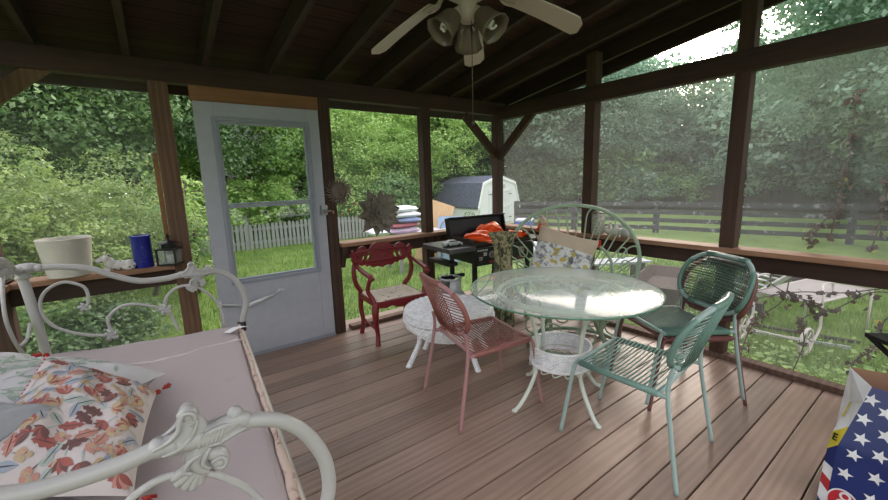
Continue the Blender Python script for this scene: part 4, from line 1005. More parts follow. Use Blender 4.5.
# ================================================================== CEILING FAN
fw = worn('cream fan enamel', srgb(182, 168, 158), srgb(156, 142, 130), .62, .4, 0, 30)
FC = (1.345, 1.60); fz = 2.31
fan = empty('ceiling_fan', (FC[0], FC[1], fz), 0, 'cream five blade ceiling fan with three tulip lamps', 'ceiling fan')
b = MB(); b.lathe([(0, -.05), (.05, -.05), (.075, -.04), (.115, -.015), (.13, .02), (.13, .07), (.11, .10), (.06, .12), (.03, .13), (0, .13)], 36); b.build('motor_housing', fw, fan)
b = MB(); top = rz_(FC[1]) - fz + .13; b.tube([(0, 0, .12), (0, 0, top)], .014, 12); b.lathe([(.02, top - .07), (.06, top - .03), (.07, top), (0, top)], 24); b.build('downrod', fw, fan)
b = MB(); b.lathe([(0, -.15), (.03, -.15), (.05, -.13), (.055, -.10), (.045, -.07), (.05, -.05)], 28); b.build('light_kit', fw, fan)
for az_, rad_, dr_ in ((112, .60, .17), (46, .60, .17), (-31, .57, .16), (184, .59, .15), (256, .59, .16)):
    R = Matrix.Rotation(math.radians(az_), 4, 'Z')
    def bz(x): return -.012 - dr_ * (max(0, x - .12) / (rad_ - .12)) ** 1.25     # damp-warped blades droop toward the tip
    def bpt(s, w, d):
        x = .19 + (rad_ - .19) * s; hw = (.050 + .014 * s) * (1 - (max(0, s - .90) / .10) ** 3 * .5)
        return R @ Vector((x, hw * w, bz(x) - .24 * hw * w + d))
    b = MB()
    b.grid(lambda s, q: bpt(s, 2 * q - 1, .004), 16, 6); b.grid(lambda s, q: bpt(s, 2 * q - 1, -.004), 16, 6, flip=True)
    ring = [(s, -1) for s in np.linspace(0, 1, 17)] + [(1, w) for w in np.linspace(-1, 1, 7)[1:]] + [(s, 1) for s in np.linspace(1, 0, 17)[1:]] + [(0, w) for w in np.linspace(1, -1, 7)[1:-1]]
    n_ = len(ring); b.add([bpt(s, w, .004) for s, w in ring] + [bpt(s, w, -.004) for s, w in ring], [(i, (i + 1) % n_, (i + 1) % n_ + n_, i + n_) for i in range(n_)], 0, False)
    bl = b.build('blade', fw, fan)
    b = MB(); ap = lambda x, y, d=-.010: R @ Vector((x, y, bz(x) - .24 * y + d))
    b.tube(catmull([R @ Vector((.10, 0, .02)), R @ Vector((.13, 0, .005)), ap(.17, 0), ap(.21, 0)], 5), [.016, .013, .015, .010], 8, flat=.6)
    for s in (-1, 1): b.tube(catmull([ap(.16, 0), ap(.185, s * .03), ap(.22, s * .035), ap(.245, s * .02)], 5), [.010, .009, .009, .006], 8, flat=.6)
    b.build('blade_arm', fw, bl)
t = NT('frosted tulip glass'); t.t.nodes.remove(t.b); d = t.n('ShaderNodeBsdfDiffuse'); d.inputs[0].default_value = srgb(124, 110, 96); s = t.n('ShaderNodeBsdfTranslucent'); s.inputs[0].default_value = srgb(130, 116, 100); gl = t.n('ShaderNodeBsdfGlossy'); gl.inputs['Roughness'].default_value = .2
m1 = t.n('ShaderNodeMixShader'); m1.inputs[0].default_value = .4; t.l(d.outputs[0], m1.inputs[1]); t.l(s.outputs[0], m1.inputs[2]); m2 = t.n('ShaderNodeMixShader'); m2.inputs[0].default_value = .06; t.l(m1.outputs[0], m2.inputs[1]); t.l(gl.outputs[0], m2.inputs[2]); t.l(m2.outputs[0], t.o.inputs[0])
bulb_m = plain('white spiral bulb', srgb(236, 236, 232), .3)
for k, az in enumerate((172, 287, 49)):
    aa = math.radians(az); d_ = Vector((math.cos(aa) * .70, math.sin(aa) * .70, -.72)).normalized()
    R = d_.to_track_quat('Z', 'Y').to_matrix(); base = Vector((.05 * math.cos(aa), .05 * math.sin(aa), -.105))
    b = MB(); b.lathe([(.022, .02), (.036, .03), (.05, .055), (.056, .09), (.062, .125), (.074, .155), (.071, .155), (.058, .122), (.052, .09), (.046, .06), (.034, .036), (.022, .026)], 32, base, axis=R, wob=lambda a, z: .03 * math.sin(8 * a) * max(0, (z - .10) / .05)); sh = b.build('lamp_shade', t.m, fan)
    b = MB(); b.lathe([(.0, -.01), (.02, -.01), (.026, .02), (.026, .034), (0, .034)], 16, base, axis=R); b.build('lamp_socket', fw, sh)
    b = MB(); P = []
    for j in range(60): q = j / 59; aj = q * 2 * PI * 3.2; rr = .021 * (1 - .55 * max(0, q - .5) * 2); P.append(R @ Vector((rr * math.cos(aj), rr * math.sin(aj), .055 + .085 * q)) + base)
    b.tube(P, .0065, 7); b.tube([R @ Vector((0, 0, .03)) + base, R @ Vector((0, 0, .06)) + base], .016, 10); b.build('spiral_bulb', bulb_m, sh)
b = MB(); b.tube([(0, -.03, -.15), (0.0, -.03, -.62)], .0022, 5); b.lathe([(0, -.64), (.006, -.635), (.007, -.625), (0, -.615)], 10, (0, -.03, 0)); b.build('pull_chain', plain('dark chain', srgb(90, 80, 66), .4, .6), fan)

# ================================================================== FLAG PRINT PAPER BAG
bl = plain('royal blue print', srgb(22, 42, 104), .35, var=.12, scale=5); bw = plain('white paper', srgb(224, 226, 230), .5); br_ = plain('brown kraft', srgb(140, 106, 84), .8)
bagP = empty('paper_bag', (2.16, .06, 0), 0, 'blue paper sack printed with white stars at the bottom right corner', 'bag')
A, B_, Cc, Dd, E_ = [Vector(p) - Vector((2.16, .06, 0)) for p in ((2.105, .226, 0), (2.125, .222, .289), (2.20, .164, .545), (2.27, .239, .579), (2.30, .27, 0))]
_q1, _q2, P1, P2, P3, P4 = [Vector(p) - Vector((2.16, .06, 0)) for p in ((2.17, .193, .487), (2.14, .212, .388), (2.25, .221, .434), (2.165, .247, .322), (2.14, .253, .25), (2.12, .257, 0))]
Q1, Q2 = B_.lerp(Cc, .75), B_.lerp(Cc, .33)
F, Gq = Vector((-.10, -.36, 0)), Vector((-.02, -.36, .56)); Hq, Iq = Vector((.24, -.36, 0)), Vector((.22, -.36, .60))
def Sf(u, v, sg=1):     # front panel, u along the width, v upward
    left = A * (1 - v) ** 2 + B_ * 2 * v * (1 - v) * 1.0 + Cc * v * v if False else (A.lerp(B_, v / .513) if v < .513 else B_.lerp(Cc, (v - .513) / .487))
    right = F.lerp(Gq, v); p = left.lerp(right, u)
    bul = .018 * math.sin(PI * u) * math.sin(PI * min(1, v * 1.05)) + .006 * math.sin(9 * u + 7 * v) * math.sin(PI * u)
    return p + Vector((-.93, -.2, .1)) * bul
b = MB(); b.grid(lambda s, q: Sf(s, q), 30, 30); fp = b.build('front_panel', bl, bagP)
b = MB()
b.add([Dd, Cc, Q1, P1], [(0, 1, 2, 3)], 0, False); b.add([P1, Q1, Q2, P2], [(0, 1, 2, 3)], 0, False); b.add([P2, Q2, B_, P3], [(0, 1, 2, 3)], 1, False); b.add([P3, B_, A, P4], [(0, 1, 2, 3)], 2, False)
b.add([P1, P1.lerp(Q1, .12), P1.lerp(P2, .5).lerp(Q1.lerp(Q2, .5), .16), P1.lerp(P2, .5)], [(0, 1, 2, 3)], 1, False); b.v[-4:] = [tuple(Vector(p) + Vector((-.002, .001, .001))) for p in b.v[-4:]]
gus = b.build('side_gusset', [bw, plain('yellow patch', srgb(214, 196, 54), .5), bl], bagP)
b = MB(); b.add([Dd, P1, P2, P3, P4, E_], [(0, 1, 2, 3, 4, 5)], 0, False); b.build('gusset_fold', bw, bagP)
b = MB(); b.add([Dd, Iq, Hq, E_], [(0, 1, 2, 3)], 0, False); b.add([F, Gq, Iq, Hq], [(0, 1, 2, 3)], 0, False); b.add([A, F, Hq, E_], [(0, 1, 2, 3)], 0, False); o = b.build('kraft_body', br_, bagP)
def onf(u, v, e=.0025):
    p = Sf(u, v); n = (Sf(u + .01, v) - p).cross(Sf(u, v + .01) - p).normalized()
    if n.x > 0: n = -n
    return p + n * e, (Sf(u + .01, v) - p).normalized(), n
def star(b, u, v, r, rot, mi=0):
    p, x, n = onf(u, v); z = n.cross(x) 
    if z.z < 0: z = -z
    vs = [p]
    for k in range(10):
        a = rot + PI / 2 + k * PI / 5; q = r if k % 2 == 0 else r * .42; vs.append(p + x * q * math.cos(a) + z * q * math.sin(a))
    b.add(vs, [(0, k, k % 10 + 1) for k in range(1, 11)], mi, False)
stars = [(.035, .91), (.05, .76), (.09, .62), (.09, .49), (.065, .33), (.19, .7), (.21, .55), (.22, .39), (.14, .85), (.22, .23)] + [(u, v) for u in (.38, .53, .68, .83) for v in (.15, .32, .49, .66, .83)]
LOGO = (.085, .105)
for u, v in stars:
    b = MB(); star(b, u, v, .0265, -.2); b.build('white_star', bw, bagP)
b = MB(); so = (P3 - B_).cross(A - B_).normalized() * .003
if so.x > 0: so = -so
for k, (t0, t1) in enumerate(((.22, .42), (.42, .60), (.60, .86))):
    b.add([P3.lerp(P4, t0) + so, P3.lerp(P4, t1) + so, B_.lerp(A, min(1, t1 + .14)) + so, B_.lerp(A, t0 + .14) + so], [(0, 1, 2, 3)], 1 - k % 2, False)
b.build('flag_stripes', [plain('flag red', srgb(176, 44, 52), .5), bw], bagP)
def oval(b, u, v, r1, r2, mi, e):
    p, x, n = onf(u, v, e); z = n.cross(x)
    if z.z < 0: z = -z
    vs = [p] + [p + x * r1 * math.cos(k * PI / 16) + z * r2 * math.sin(k * PI / 16) for k in range(32)]; b.add(vs, [(0, k, k % 32 + 1) for k in range(1, 33)], mi, False); return p, x, z, n
b = MB(); oval(b, LOGO[0], LOGO[1], .050, .060, 0, .004); p, x, z, n = oval(b, LOGO[0], LOGO[1], .045, .054, 1, .006)
b.build('round_emblem', [bw, plain('emblem red', srgb(176, 32, 46), .5)], bagP)
ML = Matrix((-x if False else x, z, n)).transposed().to_4x4(); ML.translation = p + n * .002
lettering('emblem_letters', 'UOO', .046, bw, bagP, ML @ Matrix.Rotation(PI / 2 - .2, 4, 'Z'))
pc = (P2 + Q2 + B_ + P3) / 4; gy = (P2 - P3).normalized(); gx = ((Q2 + B_) / 2 - (P2 + P3) / 2); gx = (gx - gy * gx.dot(gy)).normalized(); gn = gx.cross(gy)
MG = Matrix((gx, gy, gn)).transposed().to_4x4(); MG.translation = pc + gn * .004 - gx * .004
lettering('patch_letter', 'E', .040, M['black'], bagP, MG)
fs = empty('folding_stool', (3.04, .0, 0), -.75, 'black folding stool frame behind the star print bag', 'stool')
for s in (-1, 1):
    b = MB(); b.tube([(.30, s * .16, .03), (-.22, s * .16, .52)], .014, 8); b.build('leg', bk, fs)
    MB().tube([(-.26, s * .13, .03), (.24, s * .13, .52)], .014, 8).build('leg', bk, fs)
b = MB(); b.box((0, 0, .52), (.46, .34, .02)); b.build('sling_seat', M['black'], fs)
for (x, y) in ((.31, .16), (.31, -.16), (-.27, .13), (-.27, -.13)): MB().ball((x, y, .022), (.026, .02, .022), 8).build('rubber_foot', M['black'], fs)
# ================================================================== OUTDOORS
gm = NT('lawn soil and turf'); v = gm.coord()
c = gm.ramp(gm.noise(v, 1.1, 6, .65), [(.35, srgb(92, 118, 58)), (.62, srgb(122, 146, 76)), (.8, srgb(146, 156, 94))])
c = gm.mix(gm.ramp(gm.noise(v, 40, 4, .7), [(.4, (0, 0, 0, 1)), (.7, (.5, .5, .5, 1))]), c, srgb(84, 112, 48)); gm.l(c, gm.b.inputs['Base Color']); gm.b.inputs['Roughness'].default_value = .95; gm.bump(gm.noise(v, 60, 3, .8), .6, .03)
b = MB(); rg = random.Random(4)
b.grid(lambda s, q: Vector((-55 + 120 * s, -18 + 100 * q, G + .035 * math.sin(.9 * (120 * s)) * math.sin(.7 * 100 * q) * .6)), 150, 130)
struct(b.build('lawn', gm.m), 'green lawn around the porch', 'lawn')

def fastmesh(name, V, F, mat):
    me = bpy.data.meshes.new(name); nv, nf = len(V), len(F)
    me.vertices.add(nv); me.vertices.foreach_set('co', V.astype(np.float32).ravel())
    me.loops.add(nf * 4); me.loops.foreach_set('vertex_index', F.astype(np.int32).ravel())
    me.polygons.add(nf); me.polygons.foreach_set('loop_start', np.arange(0, nf * 4, 4, dtype=np.int32)); me.polygons.foreach_set('loop_total', np.full(nf, 4, dtype=np.int32))
    me.materials.append(mat); me.update(calc_edges=True); me.validate(); return me
def leaves(C, N, size, rng, asp=.55):
    """rhombic folded leaves at centres C with rough normals N"""
    n = len(C)
    N = N + rng.normal(0, .55, (n, 3)); N /= np.linalg.norm(N, axis=1, keepdims=True) + 1e-9
    t = rng.normal(0, 1, (n, 3)); t[:, 2] -= .5; t -= N * (t * N).sum(1, keepdims=True); t /= np.linalg.norm(t, axis=1, keepdims=True) + 1e-9
    w = np.cross(N, t); s = size * rng.uniform(.65, 1.35, (n, 1))
    V = np.empty((n, 4, 3)); V[:, 0] = C - t * s * .5; V[:, 1] = C + w * s * asp * .5 - N * s * .10; V[:, 2] = C + t * s * .5 - N * s * .06; V[:, 3] = C - w * s * asp * .5 - N * s * .10
    return V.reshape(-1, 3), np.arange(n * 4).reshape(n, 4)
def crown_mesh(name, seed, mat, ncl, per, rx, ry, rz, zc, size, cl=.3, shell=.5, flatb=.4, droop=0):
    rng = np.random.default_rng(seed)
    d = rng.normal(0, 1, (ncl, 3)); d /= np.linalg.norm(d, axis=1, keepdims=True)
    d[:, 2] = np.where(d[:, 2] < -flatb, -d[:, 2] * rng.uniform(0, 1, ncl), d[:, 2])
    r = rng.uniform(shell, 1, (ncl, 1)) ** .7
    r *= 1 + .16 * np.sin(3 * np.arctan2(d[:, 1:2], d[:, :1]) + seed) + .10 * np.sin(5 * d[:, 2:3] + seed * 2)
    CC = d * r * np.array([rx, ry, rz]); CC[:, 2] += zc
    R = cl * min(rx, rz) * rng.uniform(.55, 1.25, (ncl, 1))
    CC = np.repeat(CC, per, 0); R = np.repeat(R, per, 0)
    q = rng.normal(0, 1, (len(CC), 3)); q /= np.linalg.norm(q, axis=1, keepdims=True)
    rad = rng.uniform(.35, 1, (len(CC), 1)) ** .5
    P = CC + q * rad * R * np.array([1.15, 1.15, .62])
    if droop: P[:, 2] -= droop * np.maximum(0, np.linalg.norm(P[:, :2], axis=1) / rx - .5) ** 2
    Nn = q * .8 + np.array([0, 0, .9])
    return fastmesh(name, *leaves(P, Nn, size, rng), mat)
LM = {
 'bright': leafmat('leaf bright', srgb(124, 164, 82), srgb(190, 216, 132)),
 'yellow': leafmat('leaf yellow green', srgb(96, 124, 64), srgb(160, 182, 108)),
 'mid': leafmat('leaf mid', srgb(88, 126, 72), srgb(148, 182, 116)),
 'dark': leafmat('leaf dark', srgb(62, 94, 56), srgb(116, 148, 94)),
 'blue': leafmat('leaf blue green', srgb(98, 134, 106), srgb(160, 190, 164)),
}
bark = wood('bark', srgb(70, 60, 50), srgb(110, 98, 84), 'Z', .9)
CR = {}
def crown(key):
    if key in CR: return CR[key]
    k, matk = key.split('/')
    if k == 'A': m = crown_mesh('crown', 1, LM[matk], 150, 85, 1, 1, 1.0, 0, .072, .30, .45)
    if k == 'B': m = crown_mesh('crown', 2, LM[matk], 150, 85, 1, 1, 1.25, 0, .072, .28, .45)
    if k == 'C': m = crown_mesh('crown', 3, LM[matk], 190, 75, 1, 1, .8, 0, .058, .24, .4)
    if k == 'S': m = crown_mesh('crown', 4, LM[matk], 90, 70, 1, 1, .75, 0, .085, .34, .3)
    if k == 'N': m = crown_mesh('crown', 5, LM[matk], 420, 75, 1, 1, .8, 0, .030, .16, .35)
    if k == 'L': m = crown_mesh('crown', 7, LM[matk], 480, 110, 1, 1, 1.05, 0, .030, .16, .45)
    if k == 'K': m = crown_mesh('crown', 6, LM[matk], 640, 130, 1, 1, .95, 0, .0255, .125, .55, .5, .10)
    CR[key] = m; return m
def spot(az, d):
    a = math.radians(az); return d * math.sin(a), d * math.cos(a)
def plant(name, az, d, rad, zc, key, label, cat, group=None, trunk=True, rz=None, sz=1, xy=None):
    x, y = xy or spot(az, d)
    t = empty(name, (x, y, G), 0, label, cat, group)
    o = bpy.data.objects.new('foliage', crown(key)); COL.objects.link(o); o.parent = t; o.location = (0, 0, zc - G); o.scale = (rad, rad, rad * sz); o.rotation_euler = (0, 0, rz if rz is not None else az * 1.7)
    if trunk:
        b = MB(); h = zc - G; r = (.05 + .035 * rad) * (1 if name == 'tree' else .4); rr = random.Random(int(az * 10))
        b.tube(catmull([(0, 0, 0), (rr.uniform(-.1, .1), rr.uniform(-.1, .1), h * .4), (rr.uniform(-.15, .15), rr.uniform(-.15, .15), h * .8), (0, 0, h + rad * .4)], 5), [r * 1.25, r, r * .8, r * .3], 8)
        for k in range(5):
            a = k * 1.3 + az; z = h * (.5 + .1 * k); b.tube(catmull([(0, 0, z), (rad * .35 * math.cos(a), rad * .35 * math.sin(a), z + rad * .25), (rad * .7 * math.cos(a), rad * .7 * math.sin(a), z + rad * .4)], 4), [r * .5, r * .3, r * .12], 6)
        b.build('trunk', bark, t)
    return t
T = 'trees around the yard'
# seen through the left opening
plant('tree', -13, 13.5, 3.6, 3.3, 'L/mid', 'leafy dark green tree highest behind the far left of the left opening', 'tree', T)
plant('tree', -2, 15.0, 3.8, 3.6, 'L/dark', 'dark tree behind the yellow green bush left of the door', 'tree', T)
plant('tree', 6.5, 16.5, 3.6, 3.4, 'L/mid', 'tree behind the orange post left of the door', 'tree', T)
plant('tree', -22, 12.5, 3.4, 2.6, 'L/dark', 'dark tree at the far left edge of the yard', 'tree', T)
plant('bush', -9, 6.6, 1.55, .62, 'N/yellow', 'big yellow green bush filling the left opening', 'bush', 'bushes along the yard edge')
plant('bush', -18, 6.0, 1.5, .8, 'N/yellow', 'yellow green bush beyond the far left post', 'bush', 'bushes along the yard edge')
plant('bush', -1.5, 8.6, 1.15, .42, 'N/mid', 'mid green bush right of the yellow green bush and behind the blue vase', 'bush', 'bushes along the yard edge')
plant('bush', -8, 5.1, .62, -.12, 'S/dark', 'low dark shrub under the left sill beside the bed post', 'bush', 'bushes along the yard edge', trunk=False)
plant('bush', -13, 4.9, .6, -.1, 'S/mid', 'low shrub at the bottom left corner outside the porch', 'bush', 'bushes along the yard edge', trunk=False)
plant('bush', -4.5, 9.5, .8, .0, 'S/blue', 'grey green shrub behind the flower pot', 'bush', 'bushes along the yard edge', trunk=False)
# sumac with feathered leaves
sm = empty('sumac', (*spot(3.0, 8.2), G), 0, 'light green feathery sumac just left of the orange post', 'small tree', T)
rng = np.random.default_rng(9); PV = []; PN = []
b = MB()
for k in range(26):
    a = rng.uniform(0, 6.28); z0 = rng.uniform(.9, 2.1); L = rng.uniform(.5, .8); up = rng.uniform(-.1, .5)
    P = [Vector((L * t * math.cos(a), L * t * math.sin(a), z0 + up * t - .45 * t * t)) for t in np.linspace(0, 1, 12)]
    b.tube(P, .006, 5)
    for p in P[2:]:
        for s in (-1, 1):
            PV.append((p.x - s * .06 * math.sin(a), p.y + s * .06 * math.cos(a), p.z - .015)); PN.append((0, 0, 1.2))
o = bpy.data.objects.new('foliage', fastmesh('fronds', *leaves(np.array(PV), np.array(PN), .13, rng, .38), LM['bright'])); COL.objects.link(o); o.parent = sm
b.tube([(0, 0, 0), (.05, 0, 1.0), (0, .05, 2.1)], [.03, .025, .012], 7); b.build('stem', bark, sm)
# behind the picket fence
for az, d, r, z, k, l in ((10, 17.5, 3.4, 3.0, 'L/bright', 'bright tree behind the fence at the left of the door window'), (16.5, 18.5, 3.5, 3.0, 'L/bright', 'bright tree behind the fence in the middle of the door window'), (22, 20, 3.3, 2.7, 'L/bright', 'tree behind the fence at the right of the door window'),
        (26.5, 19.5, 3.0, 2.3, 'L/bright', 'bright rounded tree behind the metal flower'), (31, 21, 3.9, 3.6, 'L/bright', 'tall tree just left of the griddle post'), (36, 23.5, 4.2, 4.2, 'L/mid', 'tall tree behind the left end of the shed'), (42, 25, 4.6, 4.6, 'A/blue', 'tall tree behind the shed doors'),
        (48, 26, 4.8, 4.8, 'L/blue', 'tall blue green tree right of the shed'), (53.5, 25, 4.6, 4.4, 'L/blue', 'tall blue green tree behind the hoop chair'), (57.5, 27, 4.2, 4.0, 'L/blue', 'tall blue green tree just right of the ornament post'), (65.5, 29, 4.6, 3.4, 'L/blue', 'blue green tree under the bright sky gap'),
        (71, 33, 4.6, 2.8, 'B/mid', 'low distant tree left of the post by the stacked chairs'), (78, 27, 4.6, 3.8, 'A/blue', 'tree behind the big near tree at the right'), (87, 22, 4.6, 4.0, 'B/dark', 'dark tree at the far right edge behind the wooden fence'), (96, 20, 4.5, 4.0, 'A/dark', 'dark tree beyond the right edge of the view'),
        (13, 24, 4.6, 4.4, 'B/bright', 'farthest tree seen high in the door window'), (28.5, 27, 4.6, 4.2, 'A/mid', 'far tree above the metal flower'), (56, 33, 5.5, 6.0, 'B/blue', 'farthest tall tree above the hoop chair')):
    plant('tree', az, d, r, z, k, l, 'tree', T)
for i, (az, d, r, z, k, l) in enumerate(((8.5, 14.2, 1.3, .5, 'S/bright', 'shrub behind the picket fence at the left of the door window'), (13, 14.8, 1.35, .6, 'S/bright', 'shrub behind the picket fence in the middle of the door window'), (18, 15.0, 1.3, .45, 'S/mid', 'shrub behind the picket fence at the right of the door window'), (23.5, 15.5, 1.4, .5, 'S/bright', 'shrub behind the picket fence under the sun face'), (28.5, 16, 1.5, .55, 'S/mid', 'shrub behind the fence right of the metal flower'),
        (50, 22, 1.9, .7, 'S/dark', 'dark shrub right of the shed'), (55, 22.5, 2.0, .7, 'S/dark', 'dark shrub behind the paddock fence left of the ornament post'), (61, 23.5, 1.8, .5, 'S/blue', 'shrub above the wooden fence right of the ornament post'), (66, 25, 1.8, .5, 'S/mid', 'light shrub above the wooden fence left of the stacked chairs post'))):
    plant('bush', az, d, r, z, k, l, 'bush', 'bushes along the yard edge', trunk=False)
plant('tree', 91.5, 10.6, 4.0, 4.1, 'K/blue', 'huge near tree with hanging blue green branches at the upper right', 'tree', T)

for az, l in ((150, 'directly behind the porch on the right'), (180, 'directly behind the porch'), (210, 'directly behind the porch on the left'), (240, 'far to the left behind the porch'), (120, 'far to the right behind the porch'), (270, 'straight left of the porch')):
    plant('tree', az, 17, 4.8, 2.2, 'A/mid', 'added leafy tree ' + l, 'tree', 'added trees behind the porch')  # added trees, out of view, to darken the horizon reflected in the door panes
far = ((-24, 'outside the far left post'), (-14, 'above the left knee brace'), (-5, 'above the flower pot'), (3, 'above the blue vase'), (11, 'at the left of the door window'), (18.5, 'at the right of the door window'), (25, 'above the sun face'), (32, 'left of the shed roof'), (39, 'above the shed roof'), (46, 'right of the shed doors'), (52.5, 'above the left side of the hoop chair'), (55.5, 'left of the ornament post'))
for i, (az, l) in enumerate(far):
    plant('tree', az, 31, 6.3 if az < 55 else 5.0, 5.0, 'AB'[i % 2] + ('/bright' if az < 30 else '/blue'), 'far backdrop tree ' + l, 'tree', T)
    plant('bush', az + 2, 24.5, 3.0, 1.0, 'S' + ('/bright' if az < 22 else '/mid'), 'tall undergrowth ' + l, 'bush', 'undergrowth beyond the fences', trunk=False)
for i, (az, d, l) in enumerate(((73, 26, 'left of the hanging branches'), (78.5, 24.5, 'under the hanging branches'), (84, 23.5, 'under the hanging branches at the photo edge'), (90, 23, 'past the right photo edge'))):
    plant('bush', az, d, 2.5, 1.0, 'S/dark' if i % 2 else 'S/blue', 'rounded shrub above the wooden fence ' + l, 'bush', 'undergrowth beyond the fences', trunk=False)
for i, (az, l) in enumerate(((64, 'above the wooden fence right of the ornament post'), (70, 'under the bright sky gap'), (76, 'right of the post by the stacked chairs'), (82, 'behind the hanging branches'), (89, 'at the right photo edge'))):
    plant('bush', az, 31, 3.3, 1.6, 'S/blue', 'tall undergrowth ' + l, 'bush', 'undergrowth beyond the fences', trunk=False)
# ---------------------------------------------------------------- fences
pk = worn('weathered pickets', srgb(138, 140, 138), srgb(104, 105, 101), .45, .85, 0, 8)
pf = empty('picket_fence', (0, 12.8, G), 0, 'weathered grey white picket fence across the back yard', 'fence')
def fy(x): return (.06 * x - (.5 if x > 3.6 else 0)) * 0 - .0
b = MB(); rg = random.Random(2)
x = -4.2
while x < 6.4:
    h = .80 + rg.uniform(-.03, .02); tl_ = rg.uniform(-.02, .02)
    pts = [(-.042, 0), (.042, 0), (.042, h - .06), (0, h), (-.042, h - .06)]
    b.prism(pts, -.01, .01, lambda a, c, d, x=x, tl_=tl_: (x + a + tl_ * c, d, c + .02)); x += .125
pq = b.build('pickets', pk, pf)
for z in (.22, .62): MB().box((1.1, .03, z), (10.7, .03, .07)).build('rail', pk, pf)
x = -4.2
while x < 6.5: MB().box((x, .07, .43), (.09, .09, .88)).build('post', pk, pf); x += 2.1
dkr = worn('black white flaking rails', srgb(58, 58, 64), srgb(142, 144, 152), .44, .75, 0, 5)
pd = empty('paddock_fence', (12.1, 8.62, G), 0, 'dark four rail paddock fence with flaking white paint', 'fence')
PP = [(-1.2, 2.6), (-.4, 1.2), (0, 0), (1.05, -2.4), (1.53, -4.5), (2.15, -6.75), (2.7, -9.1), (3.2, -11.4)]
PP = [(-.95, 1.9)] + PP[2:]
for i, (x, y) in enumerate(PP): MB().box((x, y, .52), (.14, .14, 1.06)).build('post', dkr, pd)
for z in (.2, .45, .70, .96):
    for (a, c) in zip(PP[:-1], PP[1:]): MB().bar((a[0] - .09, a[1], z), (c[0] - .09, c[1], z), .035, .13).build('rail', dkr, pd)
gw = wood('grey fence boards', srgb(56, 50, 48), srgb(84, 77, 73), 'Z', .9)
wf = empty('wooden_fence', (21, 8, G), 0, 'tall grey brown plank fence beyond the paddock rails', 'fence')
W0 = [(-8.5, 16), (-1.5, 8), (1.2, 3.0), (3.0, -2), (4.3, -7), (5.2, -13)]
b = MB(); rg = random.Random(8)
for a, c in zip(W0[:-1], W0[1:]):
    n = int(math.dist(a, c) / .15)
    for k in range(n):
        t = (k + .5) / n; p = (a[0] + (c[0] - a[0]) * t, a[1] + (c[1] - a[1]) * t); h = 1.30 + rg.uniform(-.03, .03)
        b.box((p[0], p[1], h / 2), (.022, .168, h), (0, 0, math.atan2(c[1] - a[1], c[0] - a[0]) - PI / 2))
b.build('planks', gw, wf)
b = MB()
for a, c in zip(W0[:-1], W0[1:]):
    for z in (.3, 1.0): b.bar((a[0] + .05, a[1], z), (c[0] + .05, c[1], z), .04, .09)
b.build('backing_rail', gw, wf)

# ---------------------------------------------------------------- shed
F_, Rr = Vector((.588, .809, 0)), Vector((.809, -.588, 0))
As = F_ * 16 + Rr * 1.514; Bs = F_ * 17.2 + Rr * 3.3; gd = (Bs - As).normalized(); W_ = (Bs - As).length; sd = Vector((-gd.y, gd.x, 0))
shed = empty('garden_shed', (As.x, As.y, G), math.atan2(gd.y, gd.x), 'white garden shed with a grey gambrel roof behind the griddle post', 'shed')
wsh = plain('shed white', srgb(226, 230, 228), .6, var=.03); L = 3.15; ez, kz, pz = .82, 1.74, 2.0     # eave, knee, peak above ground
out = [(0, 0), (W_, 0), (W_, ez), (W_ - .25, kz), (W_ / 2, pz), (.25, kz), (0, ez)]
b = MB(); b.prism(out, 0, L, lambda a, c, d: (a, d, c)); b.build('walls', wsh, shed)
t = NT('shingles'); vv = t.coord((1, 1, 1)); br = t.n('ShaderNodeTexBrick'); br.inputs['Scale'].default_value = 9; br.inputs['Color1'].default_value = srgb(98, 104, 122); br.inputs['Color2'].default_value = srgb(76, 80, 96); br.inputs['Mortar'].default_value = srgb(52, 56, 66); br.inputs['Mortar Size'].default_value = .012
sp = t.n('ShaderNodeSeparateXYZ'); t.l(vv, sp.inputs[0]); cb_ = t.n('ShaderNodeCombineXYZ'); t.l(sp.outputs[1], cb_.inputs[0]); t.l(sp.outputs[2], cb_.inputs[1]); t.l(cb_.outputs[0], br.inputs['Vector']); t.l(br.outputs[0], t.b.inputs['Base Color']); t.b.inputs['Roughness'].default_value = .9
b = MB(); oo = [(-.08, ez - .06), (.20, kz + .03), (W_ / 2, pz + .06), (W_ - .20, kz + .03), (W_ + .08, ez - .06)]
ii = [(x * .985 + W_ / 2 * .015, z - .045) for x, z in oo]
b.prism(oo + ii[::-1], .02, L + .08, lambda a, c, d: (a, d, c)); b.build('roof', t.m, shed)
b = MB()
for (a, c) in zip(oo[:-1], oo[1:]): b.bar((a[0], -.02, a[1] - .05), (c[0], -.02, c[1] - .05), .05, .13, up=(0, 1, 0)) if False else b.prism([(a[0], a[1] + .01), (c[0], c[1] + .01), (c[0], c[1] - .11), (a[0], a[1] - .11)], -.05, .04, lambda p, q, d: (p, d, q))
b.build('gable_trim', plain('shed trim', srgb(238, 242, 240), .5, var=.02), shed)
for s in (0, 1):
    dd = MB(); x0 = W_ / 2 - .62 + s * .625; dd.box((x0 + .305, -.02, .78), (.60, .03, 1.36)); d1 = dd.build('door', plain('shed door %d' % s, srgb(214, 220, 222), .6, var=.02), shed)
    b = MB()
    for z in (.14, .78, 1.42): b.box((x0 + .305, -.04, z), (.60, .02, .08))
    for x in (x0 + .03, x0 + .58): b.box((x, -.04, .78), (.07, .02, 1.36))
    b.build('door_frame', wsh, d1)
    for z in (1.28, .3): MB().box((x0 + (.06 if s == 0 else .55), -.055, z), (.16, .012, .03)).build('hinge', M['black'], d1)
MB().box((W_ / 2, -.06, 1.60), (.45, .03, .16)).build('gable_vent', plain('vent grey', srgb(170, 178, 182), .6), shed)

